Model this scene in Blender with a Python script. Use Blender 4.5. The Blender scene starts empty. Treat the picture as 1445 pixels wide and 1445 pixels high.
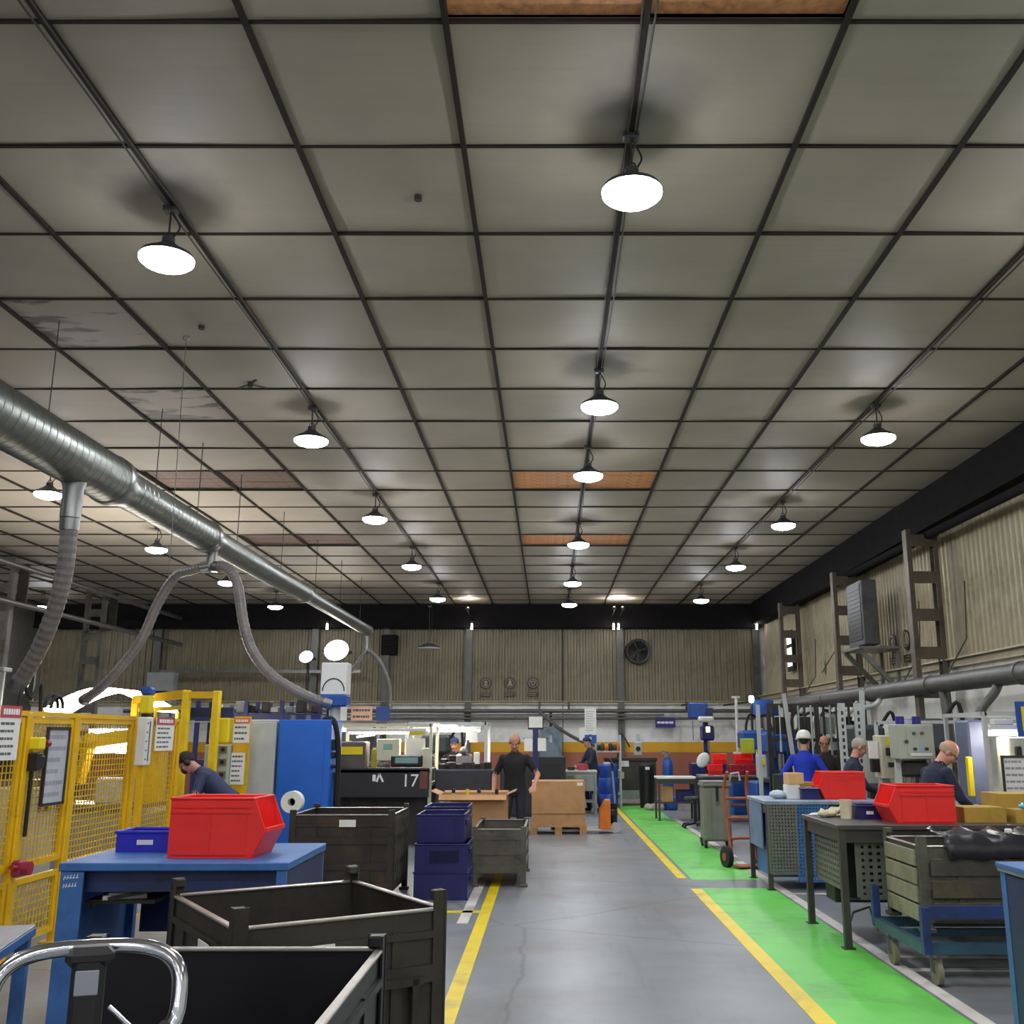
import bpy, math, random
from mathutils import Vector, Matrix, kdtree
random.seed(7)
PI = math.pi
sc = bpy.context.scene
COL = sc.collection

# ------------------------------------------------------------------ camera, light of the sky, exposure
cam_d = bpy.data.cameras.new('camera')
cam = bpy.data.objects.new('camera', cam_d)
COL.objects.link(cam)
cam.location = (0, 0, 1.65)                      # held at eye height on the aisle
cam.rotation_euler = (math.radians(90 + 12.78), 0, 0)
cam_d.sensor_width = 36
cam_d.sensor_fit = 'HORIZONTAL'
cam_d.lens = 36 * 1400 / 1445
cam_d.shift_x = -52.5 / 1445
cam_d.clip_start = 0.02
sc.camera = cam
world = bpy.data.worlds.new('world')
sc.world = world
world.use_nodes = True
world.node_tree.nodes['Background'].inputs[0].default_value = (0.5, 0.55, 0.6, 1)
world.node_tree.nodes['Background'].inputs[1].default_value = 0.05
vs = sc.view_settings
vs.view_transform = 'Standard'
vs.look = 'None'
vs.gamma = 1
vs.use_curve_mapping = False
vs.exposure = 0.0
LAMP_W = 150.0        # radiance of the lamp diffusers
CANOPY_W = 36.0

# ------------------------------------------------------------------ helpers
def lin(c):
    if isinstance(c, str):
        c = [int(c[i:i + 2], 16) for i in (0, 2, 4)]
    r = []
    for v in c[:3]:
        v = v / 255
        r.append(v / 12.92 if v <= .04045 else ((v + .055) / 1.055) ** 2.4)
    return r

MC = {}
def mat(name, col, rough=.5, metal=0., var=.12, scale=6., bump=0., dirt=None, dscale=2.5, damt=.5, emit=0., spec=None):
    if name in MC:
        return MC[name]
    m = bpy.data.materials.new(name)
    m.use_nodes = True
    nt = m.node_tree
    N, L = nt.nodes, nt.links
    b = N['Principled BSDF']
    c = lin(col)
    b.inputs['Roughness'].default_value = rough
    b.inputs['Metallic'].default_value = metal
    tc = N.new('ShaderNodeTexCoord')
    no = N.new('ShaderNodeTexNoise')
    no.inputs['Scale'].default_value = scale
    no.inputs['Detail'].default_value = 5
    L.new(tc.outputs['Object'], no.inputs['Vector'])
    rp = N.new('ShaderNodeValToRGB')
    rp.color_ramp.elements[0].position = .3
    rp.color_ramp.elements[1].position = .7
    rp.color_ramp.elements[0].color = [max(0, v * (1 - var)) for v in c] + [1]
    rp.color_ramp.elements[1].color = [min(1, v * (1 + var)) for v in c] + [1]
    L.new(no.outputs['Fac'], rp.inputs['Fac'])
    out = rp.outputs['Color']
    if dirt:
        n2 = N.new('ShaderNodeTexNoise')
        n2.inputs['Scale'].default_value = dscale
        n2.inputs['Detail'].default_value = 8
        n2.inputs['Roughness'].default_value = .7
        L.new(tc.outputs['Object'], n2.inputs['Vector'])
        r2 = N.new('ShaderNodeValToRGB')
        r2.color_ramp.elements[0].position = .62 - damt * .3
        r2.color_ramp.elements[1].position = .80 - damt * .2
        L.new(n2.outputs['Fac'], r2.inputs['Fac'])
        mx = N.new('ShaderNodeMix')
        mx.data_type = 'RGBA'
        L.new(r2.outputs['Color'], mx.inputs[0])
        L.new(out, mx.inputs[6])
        mx.inputs[7].default_value = lin(dirt) + [1]
        out = mx.outputs[2]
    L.new(out, b.inputs['Base Color'])
    if bump:
        bp = N.new('ShaderNodeBump')
        bp.inputs['Strength'].default_value = bump
        bp.inputs['Distance'].default_value = .01
        L.new(no.outputs['Fac'], bp.inputs['Height'])
        L.new(bp.outputs['Normal'], b.inputs['Normal'])
    if emit:
        b.inputs['Emission Color'].default_value = c + [1]
        b.inputs['Emission Strength'].default_value = emit
    if spec is not None:
        b.inputs['Specular IOR Level'].default_value = spec
    MC[name] = m
    return m

class B:
    """collects simple shapes into one mesh"""
    def __init__(s):
        s.v = []; s.f = []; s.mi = []; s.m = 0
    def add(s, vs_, fs):
        o = len(s.v)
        s.v += [tuple(v) for v in vs_]
        s.f += [tuple(i + o for i in f) for f in fs]
        s.mi += [s.m] * len(fs)
        return s
    def box(s, c, d, rz=0., bev=0., rot=None):
        hx, hy, hz = d[0] / 2, d[1] / 2, d[2] / 2
        M = rot.to_matrix() if rot is not None else Matrix.Rotation(rz, 3, 'Z')
        C = Vector(c)
        if bev <= 0:
            vs_ = [(x, y, z) for x in (-hx, hx) for y in (-hy, hy) for z in (-hz, hz)]
            fs = [(0, 1, 3, 2), (4, 6, 7, 5), (0, 4, 5, 1), (2, 3, 7, 6), (0, 2, 6, 4), (1, 5, 7, 3)]
        else:
            bv = min(bev, hx * .9, hy * .9, hz * .9)
            vs_, idx = [], {}
            for sx in (-1, 1):
                for sy in (-1, 1):
                    for sz in (-1, 1):
                        for a in range(3):
                            p = [sx * (hx - bv), sy * (hy - bv), sz * (hz - bv)]
                            p[a] += (sx, sy, sz)[a] * bv
                            idx[(sx, sy, sz, a)] = len(vs_)
                            vs_.append(p)
            fs = []
            R = ((-1, -1), (1, -1), (1, 1), (-1, 1))
            def key(a, sa, u, su, w, sw, ax):
                k = [0, 0, 0]; k[a] = sa; k[u] = su; k[w] = sw
                return idx[(k[0], k[1], k[2], ax)]
            for a in range(3):
                u, w = (a + 1) % 3, (a + 2) % 3
                for sa in (-1, 1):
                    q = [key(a, sa, u, i, w, j, a) for i, j in R]
                    fs.append(tuple(q if sa > 0 else q[::-1]))
            for a in range(3):
                u, w = (a + 1) % 3, (a + 2) % 3
                for su in (-1, 1):
                    for sw in (-1, 1):
                        q = [key(a, -1, u, su, w, sw, u), key(a, 1, u, su, w, sw, u), key(a, 1, u, su, w, sw, w), key(a, -1, u, su, w, sw, w)]
                        fs.append(tuple(q if su * sw < 0 else q[::-1]))
            for sx in (-1, 1):
                for sy in (-1, 1):
                    for sz in (-1, 1):
                        q = [idx[(sx, sy, sz, a)] for a in range(3)]
                        fs.append(tuple(q if sx * sy * sz > 0 else q[::-1]))
        return s.add([C + M @ Vector(v) for v in vs_], fs)
    def bar(s, p, q, w, h=None, up=(0, 0, 1)):
        """rectangular bar from p to q"""
        h = h or w
        p, q = Vector(p), Vector(q)
        d = (q - p)
        if d.length < 1e-6:
            return s
        d.normalize()
        U = Vector(up)
        if abs(d.dot(U)) > .98:
            U = Vector((0, 1, 0))
        a = d.cross(U).normalized()
        u = a.cross(d).normalized()
        vs_ = [e + a * (i * w / 2) + u * (j * h / 2) for e in (p, q) for i, j in ((-1, -1), (1, -1), (1, 1), (-1, 1))]
        return s.add(vs_, [(3, 2, 1, 0), (4, 5, 6, 7)] + [(i, (i + 1) % 4, (i + 1) % 4 + 4, i + 4) for i in range(4)])
    def cyl(s, p, q, r, r2=None, n=12, cap=True):
        return s.tube([p, q], [r, r if r2 is None else r2], n, cap)
    def tube(s, pts, r, n=8, cap=True, closed=False):
        P = [Vector(p) for p in pts]
        k = len(P)
        rr = r if isinstance(r, (list, tuple)) else [r] * k
        up = None
        rings = []
        for i in range(k):
            if closed:
                t = P[(i + 1) % k] - P[i - 1]
            else:
                t = P[min(i + 1, k - 1)] - P[max(i - 1, 0)]
            if t.length < 1e-9:
                t = Vector((0, 0, 1))
            t.normalize()
            if up is None:
                up = Vector((0, 0, 1)) if abs(t.z) < .9 else Vector((0, 1, 0))
            a = t.cross(up)
            if a.length < 1e-5:
                a = t.cross(Vector((1, .2, 0)))
            a.normalize()
            up = a.cross(t).normalized()
            rings.append([P[i] + (a * math.cos(2 * PI * j / n) + up * math.sin(2 * PI * j / n)) * rr[i] for j in range(n)])
        vs_ = [v for R in rings for v in R]
        fs = []
        for i in range(k if closed else k - 1):
            i2 = (i + 1) % k
            for j in range(n):
                j2 = (j + 1) % n
                fs.append((i * n + j, i * n + j2, i2 * n + j2, i2 * n + j))
        if cap and not closed:
            fs.append(tuple(range(n))[::-1])
            fs.append(tuple((k - 1) * n + j for j in range(n)))
        return s.add(vs_, fs)
    def lathe(s, prof, c=(0, 0, 0), n=20, M=None):
        """(radius, height) profile turned about the local z axis"""
        vs_, fs = [], []
        for r, z in prof:
            for j in range(n):
                v = Vector((r * math.cos(2 * PI * j / n), r * math.sin(2 * PI * j / n), z))
                if M is not None:
                    v = M @ v
                vs_.append(Vector(c) + v)
        for i in range(len(prof) - 1):
            for j in range(n):
                j2 = (j + 1) % n
                fs.append((i * n + j, i * n + j2, (i + 1) * n + j2, (i + 1) * n + j))
        if prof[0][0] > 1e-4:
            fs.append(tuple(range(n))[::-1])
        if prof[-1][0] > 1e-4:
            fs.append(tuple((len(prof) - 1) * n + j for j in range(n)))
        return s.add(vs_, fs)
    def ball(s, c, r, n=10, m=7, M=None):
        r = r if isinstance(r, (tuple, list)) else (r, r, r)
        vs_, fs = [], []
        for i in range(m + 1):
            t = PI * i / m
            for j in range(n):
                v = Vector((r[0] * math.sin(t) * math.cos(2 * PI * j / n), r[1] * math.sin(t) * math.sin(2 * PI * j / n), -r[2] * math.cos(t)))
                vs_.append(Vector(c) + (M @ v if M is not None else v))
        for i in range(m):
            for j in range(n):
                fs.append((i * n + j, i * n + (j + 1) % n, (i + 1) * n + (j + 1) % n, (i + 1) * n + j))
        return s.add(vs_, fs)
    def prism(s, poly, t, M=None, c=(0, 0, 0)):
        """polygon in local xz (counter-clockwise seen from -y), thickness t along y"""
        n = len(poly)
        vs_ = [Vector((x, -t / 2, z)) for x, z in poly] + [Vector((x, t / 2, z)) for x, z in poly]
        if M is not None:
            vs_ = [M @ v for v in vs_]
        vs_ = [Vector(c) + v for v in vs_]
        fs = [tuple(range(n)), tuple(range(2 * n - 1, n - 1, -1))] + [(i, i + n, (i + 1) % n + n, (i + 1) % n) for i in range(n)]
        return s.add(vs_, fs)
    def quad(s, a, b, c, d):
        return s.add([a, b, c, d], [(0, 1, 2, 3)])
    def mesh(s, name):
        me = bpy.data.meshes.new(name)
        me.from_pydata(s.v, [], s.f)
        me.update()
        return me
    def obj(s, name, m, parent=None, loc=(0, 0, 0), rz=0., smooth=False, label=None):
        me = s.mesh(name)
        ms = m if isinstance(m, (list, tuple)) else [m]
        for x in ms:
            me.materials.append(x)
        if len(ms) > 1:
            me.polygons.foreach_set('material_index', s.mi)
        if smooth:
            me.polygons.foreach_set('use_smooth', [True] * len(me.polygons))
            try:
                me.set_sharp_from_angle(angle=math.radians(38))
            except Exception:
                pass
        o = bpy.data.objects.new(name, me)
        COL.objects.link(o)
        o.location = loc
        o.rotation_euler = (0, 0, rz)
        if parent is not None:
            o.parent = parent
        if label:
            o['label'] = label
        return o

def tag(o, label, cat, group=None):
    o['label'] = label
    o['category'] = cat
    if group:
        o['group'] = group
    return o
def thing(name, label, cat, loc=(0, 0, 0), rz=0., group=None):
    o = bpy.data.objects.new(name, None)
    COL.objects.link(o)
    o.empty_display_size = .1
    o.location = loc
    o.rotation_euler = (0, 0, rz)
    return tag(o, label, cat, group)
def struct(o):
    o['kind'] = 'structure'
    return o
def stuff(o):
    o['kind'] = 'stuff'
    return o
def dup(root, loc, rz=None, label=None, parent=None):
    c = root.copy()
    COL.objects.link(c)
    if parent is not None:
        c.parent = parent
    else:
        c.location = loc
        if rz is not None:
            c.rotation_euler = (0, 0, rz)
    if label:
        c['label'] = label
    for ch in list(root.children):
        dup(ch, None, parent=c)
    return c
def bez(pts, k=10):
    """smooth curve through points (Catmull-Rom)"""
    P = [Vector(p) for p in pts]
    P = [P[0] * 2 - P[1]] + P + [P[-1] * 2 - P[-2]]
    out = []
    for i in range(1, len(P) - 2):
        for j in range(k):
            t = j / k
            a, b, c, d = P[i - 1], P[i], P[i + 1], P[i + 2]
            out.append(.5 * ((2 * b) + (c - a) * t + (2 * a - 5 * b + 4 * c - d) * t * t + (3 * b - a - 3 * c + d) * t ** 3))
    out.append(P[-2])
    return out
def perforated(x0, x1, z0, z1, nx, nz, t, fill=.55, M=None, c=(0, 0, 0)):
    """sheet in the local xz plane with nx by nz real square holes"""
    b = B()
    px, pz = (x1 - x0) / nx, (z1 - z0) / nz
    for i in range(nx + 1):
        w = px * fill * (1 if 0 < i < nx else 1.3)
        b.box((x0 + i * px, 0, (z0 + z1) / 2), (w, t, z1 - z0))
    for j in range(nz + 1):
        w = pz * fill * (1 if 0 < j < nz else 1.3)
        b.box(((x0 + x1) / 2, 0, z0 + j * pz), (x1 - x0, t * .9, w))
    if M is not None:
        b.v = [tuple(Vector(c) + M @ Vector(v)) for v in b.v]
    else:
        b.v = [tuple(Vector(c) + Vector(v)) for v in b.v]
    return b
RX90 = Matrix.Rotation(PI / 2, 3, 'Z')
def lines(x0, x1, z0, z1, n, y, seed=0, h=.35, ragged=True):
    """n rows of print as raised strips on a sign face in local xz at depth y"""
    rnd = random.Random(seed)
    b = B()
    p = (z1 - z0) / n
    for i in range(n):
        z = z1 - (i + .5) * p
        x = x0
        xe = x1 - (rnd.random() * .35 * (x1 - x0) if ragged else 0)
        while x < xe - .002:
            w = min((x1 - x0) * rnd.uniform(.08, .26), xe - x)
            b.box((x + w / 2, y, z), (w, .001, p * h))
            x += w + (x1 - x0) * .035
    return b

# ------------------------------------------------------------------ common materials
BLUE = mat('blue bench enamel', '3a6aa8', .5, dirt='2a4674', damt=.3)
NAVY = mat('navy sheet enamel', '1d2c56', .5, dirt='161c2c', damt=.3)
DKBLUE = mat('dark blue plastic', '1b1f5c', .35, var=.15)
BINBLUE = mat('bright blue plastic', '2a2ab4', .35)
RED = mat('red polypropylene', 'ee2c27', .42, var=.06)
YEL = mat('safety yellow enamel', 'e3b310', .4, var=.1, dirt='94731a', damt=.15)
BLACK = mat('black enamel', '1c1a1c', .4, var=.2)
BLKST = mat('black stillage paint', '17151a', .4, metal=.2, var=.25, dirt='26242a', damt=.15, dscale=5)
BRNST = mat('worn brown steel', '443f38', .5, metal=.4, var=.25, dirt='2b2724', damt=.55, dscale=3, bump=.2)
GRYST = mat('worn grey stillage steel', '68655a', .55, metal=.35, var=.25, dirt='3a3229', damt=.5, dscale=3, bump=.2)
RIMST = mat('bare rubbed steel edge', 'a9a39a', .35, metal=.8, var=.15)
STEEL = mat('bare steel', '8d8d8c', .35, metal=.85, var=.12)
DKSTEEL = mat('dark structural steel', '3a3733', .55, metal=.3, var=.2, dirt='241f1c', damt=.3)
CHROME = mat('polished stainless tube', 'c9cbd2', .16, metal=1., var=.04)
GALV = mat('galvanised sheet', '7d817c', .38, metal=.9, var=.15, scale=12)
HOSE = mat('grey flexible hose', '6f6a68', .5, var=.15)
RUB = mat('black rubber', '1a1a1a', .7)
WHITE = mat('white paint', 'dcdcd8', .5, var=.05)
PAPER = mat('white paper', 'e6e5e0', .7, var=.04)
INK = mat('dark print', '5c5c64', .7)
REDPR = mat('red print', 'b4434a', .6)
CARD = mat('corrugated cardboard', 'b58a5e', .8, var=.1, dirt='9a7147', damt=.3)
WOOD = mat('pallet wood', 'b3885a', .8, var=.2, scale=20)
CREAM = mat('cream machine enamel', 'c9c7ae', .45, var=.08)
GRYEN = mat('grey machine enamel', '8e9390', .45, var=.1)
LTGRY = mat('light grey enamel', 'b9bdbb', .45, var=.06)
GREENGRY = mat('grey green enamel', 'a9afa0', .45, var=.06)
CLEARY = mat('bright yellow label', 'e8d21c', .5, var=.04)
GLASSY = mat('screen glow', '9fc4b8', .3, emit=1.2)
ORANGE = mat('orange enamel', 'd9741a', .45)
MBLUE = mat('machine blue enamel', '1f4f9e', .4, dirt='1c2c50', damt=.3)
LBLUE = mat('light blue nitrile', '5cc3e6', .4)
SKIN = mat('skin', 'c58d76', .55, var=.06)
# ------------------------------------------------------------------ the setting: floor
def floor_mat():
    m = mat('grey painted concrete', '7c8186', .34, var=.14, scale=1.3)
    nt = m.node_tree; N, L = nt.nodes, nt.links
    b = N['Principled BSDF']
    tc = N.new('ShaderNodeTexCoord')
    base = b.inputs['Base Color'].links[0].from_socket
    # trodden brown dirt, tyre smears and fine cracks
    n1 = N.new('ShaderNodeTexNoise'); n1.inputs['Scale'].default_value = .55; n1.inputs['Detail'].default_value = 9; n1.inputs['Roughness'].default_value = .62
    L.new(tc.outputs['Object'], n1.inputs['Vector'])
    r1 = N.new('ShaderNodeValToRGB'); r1.color_ramp.elements[0].position = .46; r1.color_ramp.elements[1].position = .75
    L.new(n1.outputs['Fac'], r1.inputs['Fac'])
    m1 = N.new('ShaderNodeMix'); m1.data_type = 'RGBA'
    L.new(r1.outputs['Color'], m1.inputs[0]); L.new(base, m1.inputs[6]); m1.inputs[7].default_value = lin('6c655e') + [1]
    mp = N.new('ShaderNodeMapping'); mp.inputs['Scale'].default_value = (3.2, .35, 1)
    L.new(tc.outputs['Object'], mp.inputs['Vector'])
    n2 = N.new('ShaderNodeTexNoise'); n2.inputs['Scale'].default_value = 1.6; n2.inputs['Detail'].default_value = 6
    L.new(mp.outputs['Vector'], n2.inputs['Vector'])
    r2 = N.new('ShaderNodeValToRGB'); r2.color_ramp.elements[0].position = .58; r2.color_ramp.elements[1].position = .72
    r2.color_ramp.elements[1].color = (.55, .55, .55, 1)
    L.new(n2.outputs['Fac'], r2.inputs['Fac'])
    m2 = N.new('ShaderNodeMix'); m2.data_type = 'RGBA'
    L.new(r2.outputs['Color'], m2.inputs[0]); L.new(m1.outputs[2], m2.inputs[6]); m2.inputs[7].default_value = lin('5c5f61') + [1]
    vo = N.new('ShaderNodeTexVoronoi'); vo.feature = 'DISTANCE_TO_EDGE'; vo.inputs['Scale'].default_value = .42
    ad = N.new('ShaderNodeMix'); ad.data_type = 'VECTOR'; ad.inputs[0].default_value = .25
    L.new(tc.outputs['Object'], ad.inputs[4]); L.new(n1.outputs['Color'], ad.inputs[5]); L.new(ad.outputs[1], vo.inputs['Vector'])
    r3 = N.new('ShaderNodeValToRGB'); r3.color_ramp.elements[0].position = 0; r3.color_ramp.elements[1].position = .006
    r3.color_ramp.elements[0].color = (.7, .7, .7, 1); r3.color_ramp.elements[1].color = (0, 0, 0, 1)
    L.new(vo.outputs['Distance'], r3.inputs['Fac'])
    m3 = N.new('ShaderNodeMix'); m3.data_type = 'RGBA'
    L.new(r3.outputs['Color'], m3.inputs[0]); L.new(m2.outputs[2], m3.inputs[6]); m3.inputs[7].default_value = lin('54504b') + [1]
    L.new(m3.outputs[2], b.inputs['Base Color'])
    mr = N.new('ShaderNodeMapRange'); mr.inputs['To Min'].default_value = .24; mr.inputs['To Max'].default_value = .5
    L.new(n1.outputs['Fac'], mr.inputs['Value']); L.new(mr.outputs['Result'], b.inputs['Roughness'])
    return m
def worn_paint(name, col, wear, amt=.5, rough=.38):
    return mat(name, col, rough, var=.1, scale=2, dirt=wear, dscale=1.8, damt=amt)
X0, X1, Y0, Y1 = -16.0, 6.6, -14.0, 31.2
FM = floor_mat()
floor = struct(B().box(((X0 + X1) / 2, (Y0 + Y1) / 2, -.06), (X1 - X0 + .5, Y1 - Y0 + .5, .12)).obj('floor', FM))
GREEN = worn_paint('green walkway paint', '6fd058', '5fa352', .36)
YLINE = worn_paint('yellow line paint', 'efd20e', 'b3a04c', .3)
WLINE = worn_paint('white line paint', 'dcd6cf', '8d8880', .4)
def paint(name, m, x0, x1, y0, y1, z=.003):
    return B().box(((x0 + x1) / 2, (y0 + y1) / 2, z / 2), (x1 - x0, y1 - y0, z)).obj(name, m, floor)
paint('walkway_paint', GREEN, 1.69, 2.5, 1.0, 11.75)
paint('walkway_paint', GREEN, 1.69, 2.52, 12.4, 25.4)
paint('yellow_line', YLINE, 1.575, 1.695, 1.0, 11.7, .004)
paint('yellow_line', YLINE, 1.535, 1.645, 12.55, 25.4, .004)
paint('yellow_line', YLINE, -.67, -.56, 3.0, 13.6, .004)
paint('yellow_line', YLINE, -3.2, -.67, 10.15, 10.27, .004)
paint('white_line', WLINE, -.84, -.74, 9.6, 12.6, .004)
paint('white_line', WLINE, 2.53, 2.63, 1.0, 14.2, .004)
paint('white_line', WLINE, 2.55, 2.66, 14.7, 21.5, .004)
for y in (7.72, 8.16, 11.3):
    paint('white_line', WLINE, 2.63, 5.2, y, y + .08, .004)

# ------------------------------------------------------------------ ceiling: roof deck, suspended panels on a grid of rails
GX, GY, X_0, Y_0, CZ = 1.16, 1.245, .56, 4.98, 5.7
lamp_shadows = [(.56, 5.7), (.56, 10.2), (.56, 18.3), (-2.92, 6.7)]
def ceil_mat(name, col, streak=0.):
    m = mat(name, col, .6, var=.07, scale=1.1, spec=.4)
    nt = m.node_tree; N, L = nt.nodes, nt.links
    b = N['Principled BSDF']
    out = b.inputs['Base Color'].links[0].from_socket
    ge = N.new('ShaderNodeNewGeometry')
    for sx, sy in lamp_shadows:                       # lamp shadows painted into the sheet colour near some hangers
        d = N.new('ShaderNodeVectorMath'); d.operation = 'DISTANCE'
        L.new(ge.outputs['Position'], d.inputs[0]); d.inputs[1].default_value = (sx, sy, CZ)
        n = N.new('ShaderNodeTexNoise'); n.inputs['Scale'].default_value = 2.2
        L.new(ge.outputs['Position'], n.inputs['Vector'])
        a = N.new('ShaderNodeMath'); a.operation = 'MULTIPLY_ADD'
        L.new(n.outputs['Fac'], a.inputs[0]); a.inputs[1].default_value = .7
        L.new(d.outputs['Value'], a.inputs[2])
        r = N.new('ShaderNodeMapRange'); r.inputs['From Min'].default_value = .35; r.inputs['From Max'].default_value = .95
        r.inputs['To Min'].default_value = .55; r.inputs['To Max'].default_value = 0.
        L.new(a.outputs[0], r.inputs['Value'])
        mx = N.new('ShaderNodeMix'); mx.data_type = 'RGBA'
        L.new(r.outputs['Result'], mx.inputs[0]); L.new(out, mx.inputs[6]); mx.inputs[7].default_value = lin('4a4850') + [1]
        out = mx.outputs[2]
    # faint weave lines across each sheet
    mp = N.new('ShaderNodeMapping'); mp.inputs['Scale'].default_value = ((1.1, 3.2, 1) if streak else (.5, 9, 1))
    L.new(ge.outputs['Position'], mp.inputs['Vector'])
    n3 = N.new('ShaderNodeTexNoise'); n3.inputs['Scale'].default_value = 1.5; n3.inputs['Detail'].default_value = 4
    L.new(mp.outputs['Vector'], n3.inputs['Vector'])
    r3 = N.new('ShaderNodeValToRGB'); r3.color_ramp.elements[0].position = .52 if streak else .5; r3.color_ramp.elements[1].position = .6 if streak else .85
    k = .95 if streak else .22
    r3.color_ramp.elements[1].color = (k, k, k, 1)
    L.new(n3.outputs['Fac'], r3.inputs['Fac'])
    mx = N.new('ShaderNodeMix'); mx.data_type = 'RGBA'
    L.new(r3.outputs['Color'], mx.inputs[0]); L.new(out, mx.inputs[6]); mx.inputs[7].default_value = lin('4a4543' if streak else '8b8376') + [1]
    L.new(mx.outputs[2], b.inputs['Base Color'])
    bp = N.new('ShaderNodeBump'); bp.inputs['Strength'].default_value = .12; bp.inputs['Distance'].default_value = .02
    L.new(n3.outputs['Fac'], bp.inputs['Height']); L.new(bp.outputs['Normal'], b.inputs['Normal'])
    return m
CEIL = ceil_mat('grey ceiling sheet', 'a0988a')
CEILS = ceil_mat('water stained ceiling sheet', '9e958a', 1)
DECKM = mat('bare brown roof boards', 'dd9a6a', .7, var=.22, scale=14, dirt='8f5c40', dscale=9, damt=.3)
DECKB = mat('dark roof deck', '4a3a30', .8)
RAILM = mat('dark ceiling rail', '2e2823', .8, var=.15, spec=.2)
ceiling = struct(B().box(((X0 + X1) / 2, (Y0 + Y1) / 2, CZ + .42), (X1 - X0 + .5, Y1 - Y0 + .5, .1)).obj('ceiling', DECKB))
open_cells = {(-1, -1), (0, -1), (-1, 8), (0, 8), (-1, 12), (0, 12), (-6, 8), (-5, 8), (-6, 12), (-5, 12), (-1, -5), (0, -5)}
stain_cells = {(-5, 3), (-5, 5), (-9, 6)}
def panel_mesh(seed, m):
    rnd = random.Random(seed)
    n = 4
    w, d, t = GX - .03, GY - .03, .018
    sag = rnd.uniform(.006, .03); tx, ty = rnd.uniform(-.006, .006), rnd.uniform(-.008, .008)
    b = B()
    vs_ = []
    for j in range(n + 1):
        for i in range(n + 1):
            u, v = i / n * 2 - 1, j / n * 2 - 1
            vs_.append((u * w / 2, v * d / 2, -sag * (1 - u * u) * (1 - v * v) + tx * u + ty * v * (1 - abs(u) * .5)))
    b.add(vs_, [(j * (n + 1) + i, (j + 1) * (n + 1) + i, (j + 1) * (n + 1) + i + 1, j * (n + 1) + i + 1) for j in range(n) for i in range(n)])
    b.box((0, 0, t + .012), (w, d, .01))
    me = b.mesh('ceiling_panel')
    me.materials.append(m)
    me.polygons.foreach_set('use_smooth', [True] * (n * n) + [False] * 6)
    return me
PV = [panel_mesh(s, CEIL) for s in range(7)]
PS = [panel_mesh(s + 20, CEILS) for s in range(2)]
def px(x, y, z):                                  # rough view test, to choose which sheets are single parts
    c, s_ = math.cos(math.radians(12.78)), math.sin(math.radians(12.78))
    z -= 1.65
    d = y * c + z * s_
    return (775 + 1400 * x / d, 722 - 1400 * (z * c - y * s_) / d) if d > .3 else (1e6, 1e6)
rest = B()
cnt = 0
for j in range(-15, 21):
    for i in range(-14, 6):
        cx, cy = X_0 + (i + .5) * GX, Y_0 + (j + .5) * GY
        if cx > 6.6 or (i, j) in open_cells:
            continue
        u, v = px(cx, cy, CZ)
        if -130 < u < 1575 and -160 < v and j < 15:
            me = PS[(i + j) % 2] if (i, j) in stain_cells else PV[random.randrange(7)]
            o = bpy.data.objects.new('ceiling_panel', me)
            COL.objects.link(o)
            o.parent = ceiling
            o.location = (cx, cy, CZ + random.uniform(0, .006))
            o.rotation_euler = (random.uniform(-.004, .004), random.uniform(-.004, .004), random.choice((0, PI)))
            cnt += 1
        else:
            rest.box((cx, cy, CZ + .012), (GX - .03, GY - .03, .02))
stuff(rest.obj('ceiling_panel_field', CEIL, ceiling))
for i in range(-14, 6):                           # long rails run with the aisle
    x = X_0 + i * GX
    B().box((x, (Y0 + Y1) / 2, CZ - .012), (.036, Y1 - Y0, .03)).obj('long_rail', RAILM, ceiling)
for j in range(-15, 22):
    B().box(((X0 + X1) / 2, Y_0 + j * GY, CZ - .002), (X1 - X0, .026, .022)).obj('cross_rail', RAILM, ceiling)
DECKD = mat('dark brown roof boards', '6f5a4e', .7, var=.2, scale=14, dirt='4c3a30', dscale=9, damt=.3)
bm_board = B()
bm_board.box((0, 0, 0), (GX - .02, .2, .025), bev=.006)
bmesh_board = bm_board.mesh('roof_board'); bmesh_board.materials.append(DECKM)
bmesh_dark = bm_board.mesh('roof_board'); bmesh_dark.materials.append(DECKD)
for (i, j) in open_cells:                         # where the sheets are missing the roof boards show
    for k in range(6):
        o = bpy.data.objects.new('roof_board', bmesh_dark if i < -3 else bmesh_board)
        COL.objects.link(o); o.parent = ceiling
        o.location = (X_0 + (i + .5) * GX, Y_0 + j * GY + .11 + k * .2055, CZ + .045 + random.uniform(-.004, .004))
for x in (.56, -2.92, 4.05):                      # lamp cables clipped along three rails
    for dx in (-.03, .035):
        pts = [(x + dx + random.uniform(-.012, .012), y, CZ - .04 + random.uniform(-.006, .006)) for y in [3.0 + .9 * k for k in range(31)]]
        B().tube(pts, .007, 5).obj('lamp_cable', DKSTEEL, ceiling)

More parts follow.
